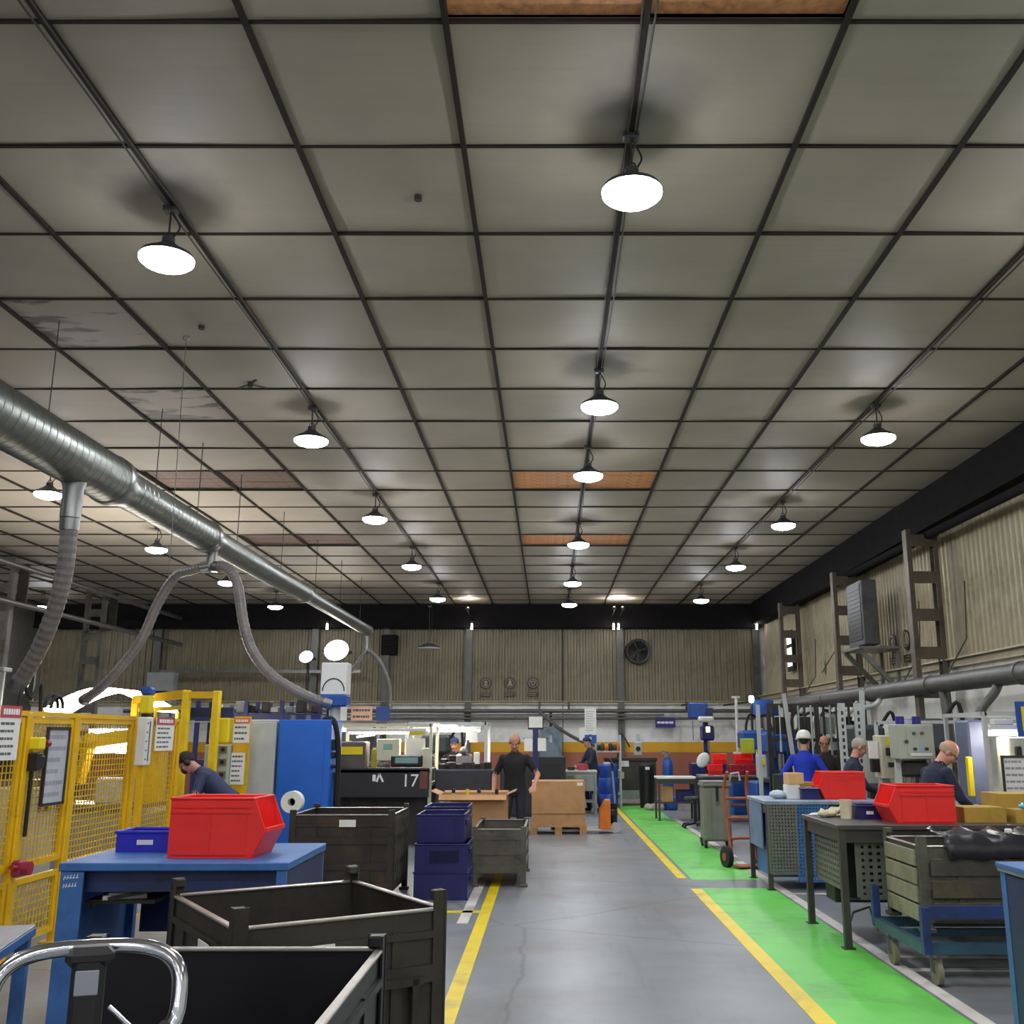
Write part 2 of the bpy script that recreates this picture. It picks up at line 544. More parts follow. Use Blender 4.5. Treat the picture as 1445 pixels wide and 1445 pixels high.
# ------------------------------------------------------------------ walls
WALLM = mat('grimy white wall paint', 'e6e4dc', .6, var=.08, scale=2, dirt='a5a19a', damt=.35, dscale=1.2)
def banded(name):
    m = mat(name, 'e6e5e0', .6, var=.08, scale=2, dirt='a09c95', damt=.3, dscale=1.2)
    nt = m.node_tree; N, L = nt.nodes, nt.links
    b = N['Principled BSDF']
    out = b.inputs['Base Color'].links[0].from_socket
    ge = N.new('ShaderNodeNewGeometry'); sp = N.new('ShaderNodeSeparateXYZ')
    L.new(ge.outputs['Position'], sp.inputs[0])
    for h, c in ((1.5, 'd8a31a'), (1.2, 'a4644e')):     # painted dado: yellow band over brick red
        lt = N.new('ShaderNodeMath'); lt.operation = 'LESS_THAN'
        L.new(sp.outputs['Z'], lt.inputs[0]); lt.inputs[1].default_value = h
        mx = N.new('ShaderNodeMix'); mx.data_type = 'RGBA'
        L.new(lt.outputs[0], mx.inputs[0]); L.new(out, mx.inputs[6]); mx.inputs[7].default_value = lin(c) + [1]
        out = mx.outputs[2]
    L.new(out, b.inputs['Base Color'])
    return m
REARM = banded('rear wall paint')
CLAD = mat('beige profiled cladding', 'a2987c', .5, var=.12, scale=1.4, dirt='6a5f4a', dscale=.9, damt=.45)
SOOTY = mat('sooty upper steel', '1b191b', .85, var=.2, spec=.1)
LEDGE = mat('cream painted sill', 'b3aa8e', .5)
PIPEG = mat('dull grey pipe paint', '5d5c59', .45, metal=.3, dirt='42403d', damt=.35)
wall_rear = struct(B().box(((X0 + X1) / 2, Y1 + .12, 1.36), (X1 - X0 + .5, .24, 2.72)).box(((X0 + X1) / 2, Y1 + .2, 4.4), (X1 - X0 + .5, .1, 3.4)).obj('wall_rear', REARM))
wall_right = struct(B().box((X1 + .12, (Y0 + Y1) / 2, 1.42), (.24, Y1 - Y0, 2.84)).box((X1 + .2, (Y0 + Y1) / 2, 4.4), (.1, Y1 - Y0, 3.4)).obj('wall_right', WALLM))
wall_left = struct(B().box((X0 - .12, (Y0 + Y1) / 2, 3), (.24, Y1 - Y0, 6.2)).obj('wall_left', mat('dark left wall', '55524c', .6)))
wall_front = struct(B().box(((X0 + X1) / 2, Y0 - .12, 3), (X1 - X0, .24, 6.2)).obj('wall_front', WALLM))
CLADR = mat('dull olive profiled cladding', '7d745d', .5, var=.12, scale=1.4, dirt='564c3c', dscale=.9, damt=.45)
def clad_mesh(w, h, pitch, m_, dep=.035):
    """one profiled sheet in local xz, ribs towards -y"""
    b = B()
    n = max(1, round(w / pitch)); p = w / n
    prof = []
    for k in range(n):
        x = -w / 2 + k * p
        prof += [(x, 0), (x + p * .42, 0), (x + p * .54, -dep), (x + p * .88, -dep)]
    prof.append((w / 2, 0))
    vs_ = [(x, y, z) for z in (0, h) for x, y in prof]
    m = len(prof)
    b.add(vs_, [(i, i + 1, m + i + 1, m + i) for i in range(m - 1)])
    me = b.mesh('cladding_sheet'); me.materials.append(m_)
    return me
CR = clad_mesh(1.12, 2.22, .187, CLADR)
x = X0 + .56
while x < X1 - .3:
    o = bpy.data.objects.new('cladding_sheet', CR); COL.objects.link(o)
    o.parent = wall_rear; o.location = (x, Y1 + .11 + random.choice((0, .008)), 2.74)
    x += 1.125
CS = clad_mesh(1.02, 2.5, .17, CLAD)
y = 7.0
while y < Y1 - .4:
    o = bpy.data.objects.new('cladding_sheet', CS); COL.objects.link(o)
    o.parent = wall_right; o.location = (X1 + .11 + random.choice((0, .008)), y, 2.86); o.rotation_euler = (0, 0, -PI / 2)
    y += 1.025
# sills below the cladding, sooty eaves beams above it
struct(B().box(((X0 + X1) / 2, Y1 - .02, 2.66), (X1 - X0, .14, .07)).box(((X0 + X1) / 2, Y1 - .06, 2.72), (X1 - X0, .2, .02)).obj('trim_1', LEDGE))
struct(B().box((X1 - .03, 18.5, 2.8), (.16, 25, .1)).box((X1 - .08, 18.5, 2.87), (.24, 25, .025)).obj('trim_2', LEDGE))
struct(B().box(((X0 + X1) / 2, Y1 - .15, 5.32), (X1 - X0, .5, .7)).box(((X0 + X1) / 2, Y1 - .38, 4.99), (X1 - X0, .12, .06)).box(((X0 + X1) / 2, Y1 - .38, 5.64), (X1 - X0, .12, .06)).obj('trim_3', SOOTY))
struct(B().box((X1 - .1, 14, 5.37), (.5, 33, .66)).obj('trim_4', SOOTY))
B().cyl((6.3, 5, 4.78), (6.3, 30.6, 5.12), .07, n=12).obj('crane_rail', SOOTY, wall_right, smooth=True)
# wall columns on the rear wall and services along it
for x in (-12.2, -7.3, -5.08, -2.5, 2.21, 6.45):
    struct(B().box((x, Y1 - .11, 2.5), (.2, .03, 5.0)).box((x, Y1 + .03, 2.5), (.2, .03, 5.0)).box((x, Y1 - .04, 2.5), (.03, .12, 5.0)).obj('trim_5', PIPEG))
for z, r in ((2.43, .06), (2.2, .035)):
    B().cyl((-13, Y1 - .3, z), (6.3, Y1 - .3, z), r, n=10).obj('wall_pipe', PIPEG, wall_rear, smooth=True)
B().box((-3, Y1 - .25, 2.31), (13, .2, .05)).obj('cable_tray', PIPEG, wall_rear)
for x in (-5.0, -.3, .6, 4.2):
    B().cyl((x, Y1 - .28, 2.43), (x, Y1 - .28, 2.72), .03, n=8).obj('pipe_drop', PIPEG, wall_rear)
struct(B().cyl((.42, Y1 + .02, 1.0), (.42, Y1 + .02, 5.0), .025, n=8).obj('trim_6', DKSTEEL))

# lattice columns
def lattice(name, label, loc, w, h, m, ys=.18):
    t = thing(name, label, 'column', loc)
    for sx in (-1, 1):
        b = B()
        b.box((sx * w / 2, 0, h / 2), (.02, ys, h)).box((sx * (w / 2 - .035), -ys / 2, h / 2), (.07, .016, h)).box((sx * (w / 2 - .035), ys / 2, h / 2), (.07, .016, h))
        b.obj('column_leg', m, t)
    z = .5
    while z < h - .15:
        B().box((0, -ys / 2 - .008, z), (w, .014, .2)).obj('batten_plate', m, t)
        z += .62
    B().box((0, 0, .012), (w + .15, ys + .2, .024)).obj('base_plate', m, t)
    return t
COLM = mat('brown column paint', '5a5044', .5, var=.15, dirt='332c26', damt=.4)
COLL = mat('grey column paint', '6b6962', .5, var=.15, dirt='33312e', damt=.35)
lattice('lattice_column', 'nearest brown lattice column standing against the right wall', (6.2, 16.3, 0), .5, 5.03, COLM)
lattice('lattice_column', 'brown lattice column beside the bracketed air unit on right wall', (6.2, 20.7, 0), .5, 5.03, COLM)
lattice('lattice_column', 'farthest brown lattice column along the right wall', (6.2, 25.6, 0), .5, 5.03, COLM)
lattice('lattice_column', 'grey lattice column at the far left edge of the hall', (-12.0, 21.6, 0), .5, 5.5, COLL)
lattice('lattice_column', 'grey lattice column left of the drooping hoses, second from the left edge', (-12.0, 26.2, 0), .5, 5.5, COLL)
t = thing('overhead_pipe_run', 'pair of pipes strung between the two left lattice columns near the ceiling', 'pipe', (-11.45, 19, 5.2))
B().cyl((0, -3, .05), (0, 12, .05), .06, n=10).obj('pipe', STEEL, t, smooth=True)
B().cyl((0, -3, -.75), (0, 12, -.75), .06, n=10).obj('pipe', STEEL, t, smooth=True)
for y in (2.6, 7.2):
    B().box((-.1, y, -.3), (.22, .05, .95)).obj('pipe_bracket', DKSTEEL, t)
B().bar((-12, 30.9, 3.62), (-5.8, 30.9, 3.62), .09).obj('wall_pipe', STEEL, wall_rear)
# ------------------------------------------------------------------ lamps
LAMPE = mat('lit lamp diffuser', 'f7faff', .4, var=0, emit=LAMP_W)
LAMPC = mat('lit work light', 'fff6ec', .4, var=0, emit=CANOPY_W)
UNLIT = mat('unlit diffuser', 'b9b7ae', .4)
HOUS = mat('lamp housing', '4a4a4c', .45, metal=.4)
def make_lamp(label, loc, lit=True, r=.205, drop=.36):
    t = thing('high_bay_lamp', label, 'lamp', loc, 0, 'round high bay lamps hanging under the ceiling')
    b = B()
    b.lathe([(r * .3, .12), (r * .5, .085), (r * .95, .03), (r * 1.0, .0), (r * .9, -.002)], n=24)
    b.cyl((0, 0, .1), (0, 0, .17), .05, n=10)
    b.obj('lamp_housing', HOUS, t, smooth=True)
    d = B()
    d.lathe([(r, -.004), (r * .98, -.026), (r * .84, -.05), (r * .56, -.07), (r * .25, -.079), (0.0, -.08)][::-1], n=24)
    d.obj('lamp_diffuser', LAMPE if lit else UNLIT, t, smooth=True)
    h = B()
    h.cyl((0, 0, .16), (0, 0, drop + .06), .008, n=6)
    h.tube([(.03 * math.cos(a), 0, .19 + .03 * math.sin(a)) for a in [k * PI / 6 for k in range(12)]], .006, 5, closed=True)
    h.obj('hanger_rod', DKSTEEL, t)
    B().box((0, 0, drop + .055), (.11, .09, .05), bev=.01).obj('junction_box', HOUS, t)
    B().tube(bez([(0.0, 0, drop + .05), (.07, .02, drop - .08), (.05, .0, .2), (.02, 0, .15)], 5), .007, 5).obj('lamp_cord', RUB, t)
    return t
LZ = 5.25
lamps = [(.56, 6.07, 'nearest and largest lamp of the row down the middle of the ceiling'),
         (.56, 10.53, 'second lamp of the middle row, just before the open brown roof boards'),
         (.55, 13.54, 'lamp hanging at the open brown roof boards in the middle row'),
         (.56, 18.67, 'fourth lamp of the middle row, beyond the open brown roof boards'),
         (.56, 23.6, 'fifth lamp of the middle row, next to last before the end wall'),
         (.56, 27.5, 'last lamp of the middle row, closest to the end wall'),
         (-2.95, 7.03, 'nearest and largest lamp of the row left of the middle'),
         (-2.96, 11.83, 'second lamp of the row left of the middle'),
         (-2.95, 16.39, 'third lamp of the row left of the middle'),
         (-2.97, 21.17, 'fourth lamp of the row left of the middle'),
         (-2.98, 26.36, 'last lamp of the row left of the middle, near the end wall'),
         (4.06, 11.74, 'nearest lamp of the row along the right'),
         (4.08, 16.91, 'second lamp of the row along the right'),
         (4.05, 21.26, 'third lamp of the row along the right'),
         (4.1, 26.64, 'last lamp of the row along the right, near the end wall'),
         (-7.6, 14.63, 'lamp half behind the steel duct at the far left'),
         (-7.72, 19.18, 'lamp under the brightly lit patch of ceiling behind the duct'),
         (-7.7, 23.49, 'lamp seen beside the top of the looping hose under the duct'),
         (-7.75, 27.98, 'small far lamp seen just below the thin end of the duct'),
         (-14.4, 28.0, 'lamp beyond the left lattice columns')]
for x, y, s in lamps:
    make_lamp('lit round ' + s, (x, y, LZ))
for x, y, s in ((4.06, 6.9, 'right row, just above the frame'), (-7.6, 9.6, 'far left row, hidden above the duct')):
    make_lamp('lit round lamp of the ' + s, (x, y, LZ))
for x, s in ((.56, 'middle row'), (-2.95, 'row left of the middle'), (4.06, 'right row'), (-7.6, 'far left row')):
    for y, n in ((1.6, 'first'), (-3., 'second'), (-7.5, 'third'), (-12., 'fourth')):   # unseen lamps, added to light the faces turned to the camera
        make_lamp('added lit lamp of the %s, %s one behind the photographer' % (s, n), (x, y, LZ))
make_lamp('unlit grey lamp disc hanging low in front of the end wall cladding', (-3.5, 29.0, 4.18), False, .34, 1.15)

def flood(label, loc, r, name='round_floodlight'):
    t = thing(name, label, 'floodlight', loc)
    M = Matrix.Rotation(math.radians(62), 3, 'X')
    b = B(); b.lathe([(r * .5, -.2), (r * .9, -.1), (r * 1.08, 0), (r, .01)], n=24, M=M); b.obj('floodlight_housing', HOUS, t, smooth=True)
    d = B(); d.lathe([(r, .012), (r * .8, .05), (r * .4, .07), (0, .075)], n=24, M=M); d.obj('floodlight_lens', LAMPC, t, smooth=True)
    B().tube([(-r * 1.15, 0, 0), (-r * 1.15, .25, -.05), (r * 1.15, .25, -.05), (r * 1.15, 0, 0)], .02, 6).obj('yoke', DKSTEEL, t)
    B().cyl((0, .25, -.05), (0, .25, -loc[2]), .035, n=10).obj('pole', DKSTEEL, t)
    return t
flood('larger round white floodlight on a pole by the duct end, aimed up at the ceiling', (-5.54, 26, 3.85), .31)
flood('smaller round white floodlight on a pole left of the larger one', (-6.32, 26, 3.68), .17)
# lit canopy of the welding cell far behind the fence: it throws light up on the ceiling
t = thing('work_light_canopy', 'glaring white light canopy above the welding cell behind the yellow fence', 'work light', (-7.6, 17.6, 0))
b = B()
P = [(-.95 + 1.9 * k / 10, 2.12 + .36 * math.sin(PI * k / 10)) for k in range(11)]
poly = P + [(x, z - .05) for x, z in P[::-1]]
b.add([(x, y, z) for y in (-.5, .5) for x, z in poly], [(i, (i + 1) % 22, (i + 1) % 22 + 22, i + 22) for i in range(22)] + [(i, i + 1, 20 - i, 21 - i) for i in range(10)] + [(22 + i, 43 - i, 42 - i, 23 + i) for i in range(10)])
b.obj('luminous_vault', LAMPC, t, smooth=True)
for sx in (-.95, .95):
    for sy in (-.5, .5):
        B().cyl((sx, sy, 0), (sx, sy, 2.1), .03, n=8).obj('canopy_post', YEL, t)
WL = B(); WL.box((0, .06, 0), (.05, .1, .06)); 
for x, s in ((-6.83, 'left of the duct end'), (-2.38, 'above the three round pictograms'), (1.98, 'left one of the pair above the wall fan'), (2.13, 'right one of the pair above the wall fan'), (6.38, 'in the right corner')):
    t = thing('bulkhead_light', 'small white light under the eaves, %s' % s, 'wall light', (x, 30.55, 5.0), 0, 'small white lights along the eaves of the end wall')
    B().box((0, .1, .1), (.05, .34, .04)).box((0, -.02, .08), (.07, .07, .06)).obj('light_arm', HOUS, t)
    B().cyl((0, -.02, -.12), (0, -.02, .06), .03, .022, n=10).obj('tube_bulb', LAMPC, t)
for x, y, s in ((-2.45, 29.7, 'above the pictograms'), (1.95, 29.6, 'left of the two above the wall fan'), (2.2, 29.6, 'right of the two above the wall fan')):
    t = thing('ceiling_uplight', 'tiny uplight lighting the ceiling, %s' % s, 'uplight', (x, y, 5.35))
    b = B(); b.lathe([(.03, 0), (.055, .03), (.06, .1)], n=12); b.obj('uplight_cup', HOUS, t)
    b = B(); b.lathe([(.05, .102), (0, .106)], n=12); b.obj('uplight_lens', mat('uplight lens', 'fff0dc', .4, var=0, emit=500), t)
    B().cyl((0, 0, 0), (0, 1.3, -.05), .012, n=6).obj('uplight_arm', HOUS, t)

# ------------------------------------------------------------------ spiral duct with its branches, and the hoses
DX, DZ = -4.87, 4.43
t = thing('spiral_duct', 'long galvanised spiral duct hung along the left, stepping down in width', 'duct', (DX, 0, 0))
M = Matrix.Rotation(-PI / 2, 3, 'X')
secs = [(3.0, 10.75, .265), (10.85, 13.9, .215), (14.0, 19.6, .175), (19.7, 26.7, .14)]
for a, e, r in secs:
    prof = []
    k = int((e - a) / .13)
    for i in range(k + 1):
        y = a + (e - a) * i / k
        prof += [(r, y), (r, y + .006), (r, y + .116), (r, y + .12), (r + .003, y + .125)] if i < k else [(r, y)]
    b = B(); b.lathe([(0, a)] + prof + [(0, e)], (0, 0, DZ), 28, M); b.obj('duct_section', GALV, t, smooth=True)
for (a, e, r), (a2, _, r2) in zip(secs, secs[1:] + [(26.8, 0, .1)]):
    b = B(); b.lathe([(r + .004, e - .16), (r + .016, e - .14), (r + .016, e - .02), (r2 + .016, a2 + .02), (r2 + .016, a2 + .1), (r2 + .003, a2 + .11)], (0, 0, DZ), 28, M); b.obj('reducer_collar', STEEL, t, smooth=True)
for y in (4.5, 6.9, 9.2, 11.9, 13.4, 15.2, 17.8, 20.5, 23.0, 25.5):
    B().cyl((0, y, DZ + .1), (0, y, 5.7), .006, n=5).obj('hanger_wire', DKSTEEL, t)
def spigot(y, r, z0, z1):
    b = B(); b.lathe([(r, z0), (r, z1), (r * 1.35, z1 + .12), (r * 1.5, DZ - .12)], (0, y, 0), 16); b.obj('spigot', STEEL, t, smooth=True)
spigot(9.85, .1, 3.82, 4.12)
spigot(14.1, .07, 4.02, 4.2)
spigot(26.6, .06, 3.95, 4.3)
def hose(label, pts, r, m=HOSE, k=12, n=12, cuff=True):
    t = thing('extraction_hose', label, 'hose', pts[0])
    P = bez(pts, k)
    P = [p - Vector(pts[0]) for p in P]
    # finely ribbed: resample and alternate the radius
    Q = [P[0]]
    for p in P[1:]:
        s = max(1, int((p - Q[-1]).length / (r * .45)))
        q0 = Q[-1]
        for i in range(1, s + 1):
            Q.append(q0.lerp(p, i / s))
    B().tube(Q, [r * (1.0 if i % 2 else .93) for i in range(len(Q))], n).obj('hose_body', m, t, smooth=False)
    if cuff:
        d = (Q[2] - Q[0]).normalized(); e = (Q[-1] - Q[-3]).normalized()
        B().cyl(Q[0] - d * .02, Q[0] + d * .1, r * 1.12, n=14).obj('hose_cuff', STEEL, t, smooth=True)
        B().cyl(Q[-1] - e * .1, Q[-1] + e * .02, r * 1.12, n=14).obj('hose_cuff', STEEL, t, smooth=True)
    return t
hose('thick grey hose dropping from the near end of the duct at the far left', [(-4.87, 9.85, 3.8), (-4.89, 9.9, 3.3), (-5.0, 10.0, 2.9), (-5.2, 10.15, 2.5), (-5.45, 10.3, 2.15)], .085)
hose('grey hose looping left from the duct branch and down to the welding cell', [(-4.9, 14.1, 4.04), (-5.15, 14.15, 4.0), (-5.45, 14.3, 3.92), (-5.75, 14.5, 3.55), (-6.05, 14.7, 3.0), (-6.6, 15.0, 2.45), (-7.1, 15.4, 2.2)], .075)
hose('long grey hose curving right from the duct branch to the white filter box', [(-4.82, 14.1, 4.04), (-4.6, 14.0, 4.0), (-4.42, 13.95, 3.75), (-4.28, 13.9, 3.2), (-4.12, 13.9, 2.8), (-3.8, 13.9, 2.45), (-3.3, 13.9, 2.18), (-3.02, 13.95, 2.1)], .075)
hose('dark hose hanging left from the forked end of the duct', [(-4.87, 26.6, 3.92), (-5.05, 26.5, 3.6), (-5.35, 26.3, 3.1), (-5.45, 26.2, 2.5)], .055, k=8, n=8)
hose('dark hose hanging right from the forked end of the duct', [(-4.83, 26.6, 3.92), (-4.5, 26.6, 3.6), (-4.25, 26.7, 3.0), (-4.2, 26.7, 2.4)], .055, k=8, n=8)
for x, y, z0, s in ((-4.95, 7.2, 4.72, 'far left'), (-3.75, 9.6, 3.2, 'left of the second lamp row')):
    t = thing('hanging_wire', 'thin bare wire hanging from a ceiling eyelet, %s' % s, 'wire', (x, y, 5.69))
    B().cyl((0, 0, 0), (.02, .02, z0 - 5.7), .004, n=5).obj('wire', STEEL, t)
    B().tube([(.03 * math.cos(a), 0, -.02 + .03 * math.sin(a)) for a in [k * PI / 5 for k in range(10)]], .007, 5, closed=True).obj('eyelet', STEEL, t)
for x, y, s in ((-3.49, 9.3, 'left of the second rail'), (-1.0, 6.85, 'between the two nearest lamps'), (-3.5, 11.0, 'with bent tabs near the left lamp row')):
    b = B(); b.lathe([(.03, 0), (.03, .05), (.045, .06)], n=10)
    if 'tabs' in s:
        b.bar((0, 0, .04), (.17, .05, .01), .035, .006).bar((0, 0, .04), (-.14, .03, .0), .035, .006).bar((0, 0, .04), (.1, -.12, .05), .03, .006)
    tag(b.obj('ceiling_bracket', DKSTEEL, None, (x, y, CZ - .06)), 'small dark bracket stub on the ceiling, %s' % s, 'bracket')

# ------------------------------------------------------------------ fan, louvre, signs on the end wall
t = thing('wall_fan', 'round dark extractor fan set in the end wall cladding', 'fan', (2.77, Y1 - .02, 4.25))
MY = Matrix.Rotation(PI / 2, 3, 'X')
b = B(); b.lathe([(.31, -.05), (.31, .1), (.38, .12), (.4, .06), (.4, -.05)], n=32, M=MY); b.obj('fan_ring', mat('dark fan steel', '3a3835', .5, metal=.3), t, smooth=True)
b = B(); b.lathe([(.32, .0), (0, .001)], n=24, M=MY); b.obj('fan_back', RUB, t)
b = B()
for k in range(8):
    a = k * PI / 4
    R = Matrix.Rotation(a, 3, 'Y') @ Matrix.Rotation(.5, 3, 'X')
    b.prism([(.06, -.03), (.29, -.08), (.3, .06), (.06, .03)], .008, M=Matrix.Rotation(a, 3, 'Y') @ Matrix.Rotation(.45, 3, 'X'), c=(0, -.06, 0))
b.obj('fan_blades', mat('fan blade', '151518', .5), t)
b = B(); b.lathe([(.07, .13), (.07, .04)], n=14, M=MY)
for k in range(4):
    a = k * PI / 2 + .4
    b.bar((0, -.12, 0), (.36 * math.cos(a), -.12, .36 * math.sin(a)), .02)
b.obj('fan_guard', mat('dark fan steel', '55524c'), t)
t = thing('louvre_box', 'dark square louvre box high on the end wall beside the duct end', 'vent', (-4.98, Y1 - .12, 4.45))
B().box((0, .04, 0), (.5, .22, .62), bev=.01).obj('louvre_frame', SOOTY, t)
for k in range(7):
    B().box((0, -.09, -.24 + k * .08), (.42, .05, .012), rot=Matrix.Rotation(.6, 4, 'X').to_euler()).obj('louvre_slat', DKSTEEL, t)
DARKSIGN = mat('brown black sign print', '3f3a34', .6)
def pictogram(label, loc, rz, kind):
    t = thing('wall_pictogram', label, 'sign', loc, rz, 'round pictogram stencils high on the walls')
    b = B(); b.lathe([(.185, -.004), (.185, .004)], n=28, M=MY); b.obj('sign_disc', DARKSIGN, t)
    b = B()
    b.tube([(.13 * math.cos(k * PI / 12), -.008, .13 * math.sin(k * PI / 12)) for k in range(24)], .012, 5, closed=True)
    if kind == 0:
        b.ball((0, -.008, .03), (.05, .006, .05)).box((0, -.008, -.06), (.11, .008, .06))
    elif kind == 1:
        b.ball((0, -.008, .02), (.04, .006, .05)).prism([(-.08, -.08), (.08, -.08), (.02, .1), (-.02, .1)], .008, c=(0, -.006, 0))
    else:
        b.bar((-.08, -.008, .06), (.08, -.008, .06), .025, .008, (0, 1, 0)).bar((-.08, -.008, .06), (0, -.008, -.08), .025, .008, (0, 1, 0)).bar((.08, -.008, .06), (0, -.008, -.08), .025, .008, (0, 1, 0))
    b.obj('symbol', CLAD, t)
    b = B(); b.box((0, 0, -.34), (.36, .008, .13)); b.obj('caption_plate', DARKSIGN, t)
    lines(-.15, .15, -.39, -.29, 2, -.006, kind + 3).obj('caption', CLAD, t)
    return t
for x, k, s in ((-1.97, 0, 'left'), (-1.22, 1, 'middle'), (-.5, 2, 'right')):
    pictogram('dark round pictogram with caption on the end wall cladding, %s one of three' % s, (x, Y1 + .04, 3.28), 0, k)
for y, k, s in ((19.3, 0, 'nearer the bracketed air unit'), (18.55, 1, 'nearer the lattice column')):
    pictogram('dark round pictogram on the right wall cladding, %s' % s, (X1 + .05, y, 3.42), -PI / 2, k)
tag(B().box((0, 0, 0), (.01, .11, .3)).obj('wall_notice', mat('green notice', '8a9a5c', .6), None, (X1 + .03, 24.2, 3.3)), 'small green notice on the right wall cladding between two lattice columns', 'notice')
t = thing('lit_hatch', 'two bright white panes seen through the farthest right lattice column', 'window', (6.59, 27.3, 0))
B().box((0, 0, 3.95), (.04, .62, 1.1)).obj('hatch_frame', DKSTEEL, t)
for z, h in ((4.28, .3), (3.78, .5)):
    B().box((-.022, 0, z), (.01, .5, h)).obj('pane', mat('daylight pane', 'eef0f2', .4, var=0, emit=1.5), t)
t = thing('hanging_sign', 'purple blue sign with one white text line high on the end wall', 'sign', (3.53, Y1 - .38, 2.08))
B().box((0, 0, 0), (.6, .02, .3)).obj('sign_plate', mat('purple blue sign', '2a2672', .5), t)
lines(-.25, .25, -.04, .04, 1, -.012, 5, .8, False).obj('sign_text', PAPER, t)
for sx in (-.25, .25):
    B().cyl((sx, 0, .15), (sx, .1, .35), .006, n=5).obj('sign_hook', STEEL, t)

# ------------------------------------------------------------------ right wall: pipe, air unit
t = thing('wall_header_pipe', 'thick grey header pipe running along the right wall below the cladding', 'pipe', (5.9, 0, 2.42))
b = B(); b.cyl((0, 7, .0), (0, 25.2, .03), .135, n=18); b.obj('pipe', PIPEG, t, smooth=True)
b = B()
for y in (9.5, 12.5, 15.5, 18.5, 21.5, 24.5):
    b.cyl((0, y - .03, .01), (0, y + .03, .01), .15, n=18)
b.obj('pipe_coupling', PIPEG, t, smooth=True)
for y in (11.2, 16.3, 20.7, 24.8):
    B().bar((0, y, .1), (.35, y, .12), .05).obj('pipe_bracket', DKSTEEL, t)
for y, dx, dz, r in ((13.2, -.4, -.75, .06), (15.1, .0, -.95, .07), (17.9, -.55, -.5, .045), (19.2, -.5, -.8, .045), (21.0, -.5, -.6, .045), (23.4, -.5, -.5, .045)):
    b = B(); b.tube(bez([(0, y, -.08), (dx * .25, y - .05, -.22), (dx * .8, y - .1, dz * .6), (dx, y - .1, dz)], 6), r, 10); b.obj('pipe_branch', PIPEG if dx > -.45 else LTGRY, t, smooth=True)
t = thing('air_unit', 'tall dark grey air unit on a bracket shelf high on the right wall', 'air unit', (6.01, 19.0, 3.3))
B().box((0, 0, .64), (.29, .95, 1.22), bev=.015).obj('cabinet', mat('charcoal cabinet', '4a4a4c', .5, metal=.2, dirt='2e2d2e', damt=.4), t)
B().box((-.15, 0, .66), (.012, .8, 1.05)).obj('side_grille', mat('blue black panel', '20242c', .4), t)
b = B()
for k in range(12):
    b.box((-.158, 0, .2 + k * .08), (.012, .76, .012))
stuff(b.obj('grille_bars', DKSTEEL, t))
t = thing('wall_bracket', 'triangular steel bracket shelf carrying the dark air unit', 'bracket', (6.1, 19.0, 3.27))
B().box((.02, 0, 0), (.8, 1.1, .05)).obj('shelf_plate', STEEL, t)
for sy in (-.45, .45):
    B().bar((-.33, sy, -.03), (.33, sy, -.75), .08).obj('brace', COLL, t)
    B().bar((.36, sy, 0), (.36, sy, -.8), .06).obj('upright', COLL, t)
for y, z in ((17.5, 3.1), (15.5, 3.15), (24.5, 3.1), (22.6, 3.6)):
    B().tube([(6.55, y, z + .9), (6.5, y, z), (6.1, y - .15, z - .55)], .012, 5).obj('conduit', DKSTEEL, wall_right)
# ------------------------------------------------------------------ builders for repeated kinds
def stillage(label, loc, rz, w, d, h, wm, pm, ribs=2, post_up=.07, foot=.12, cat='container', name='steel_stillage', gate=False):
    """steel box container: base, four walls, four corner posts on feet, rubbed top rims"""
    t = thing(name, label, cat, loc, rz)
    B().box((0, 0, foot + .02), (w - .04, d - .04, .03)).obj('base_plate', wm, t)
    for ax, s, L in (('y', -1, w), ('y', 1, w), ('x', -1, d), ('x', 1, d)):
        b = B()
        off = s * ((d if ax == 'y' else w) / 2 - .012)
        def bx(u, z, du, dz, th, o=0.):
            if ax == 'y':
                b.box((u, off + s * o, z), (du, th, dz))
            else:
                b.box((off + s * o, u, z), (th, du, dz))
        low = gate and ax == 'x' and s < 0             # dropped half gate on this side
        if low:
            bx(0, (foot + h * .5) / 2, L - .06, h * .5 - foot, .006)
            b.obj('side_panel', wm, t)
            B().box((off, 0, h * .5), (.03, d - .06, .014), bev=.004).obj('top_rim', RIMST, t)
            continue
        bx(0, (foot + h) / 2, L - .06, h - foot, .006)
        bx(0, h - .10, L - .08, .028, .02, .008)
        bx(0, foot + .05, L - .08, .08, .024, .008)
        for k in range(ribs):
            bx(0, foot + (h - foot) * (k + 1) / (ribs + 1.0), L - .1, .07, .022, .008)
        for k in (-1, 1):
            bx(k * L * .26, (foot + h) / 2, .05, h - foot - .16, .014, .006)
        b.obj('side_panel', wm, t)
        r = B()
        if ax == 'y':
            r.box((0, off, h), (w - .06, .03, .014), bev=.004)
        else:
            r.box((off, 0, h), (.03, d - .06, .014), bev=.004)
        r.obj('top_rim', RIMST, t)
    for sx in (-1, 1):
        for sy in (-1, 1):
            b = B()
            cx, cy = sx * (w / 2 - .025), sy * (d / 2 - .025)
            H = h + post_up
            b.box((cx + sx * .025, cy, (H + .03) / 2), (.008, .065, H - .03)).box((cx, cy + sy * .025, (H + .03) / 2), (.065, .008, H - .03))
            b.box((cx, cy, .015), (.1, .1, .03), bev=.005)
            b.box((cx, cy, H - .02), (.055, .055, .04), bev=.006)
            b.obj('corner_post', pm, t)
    return t
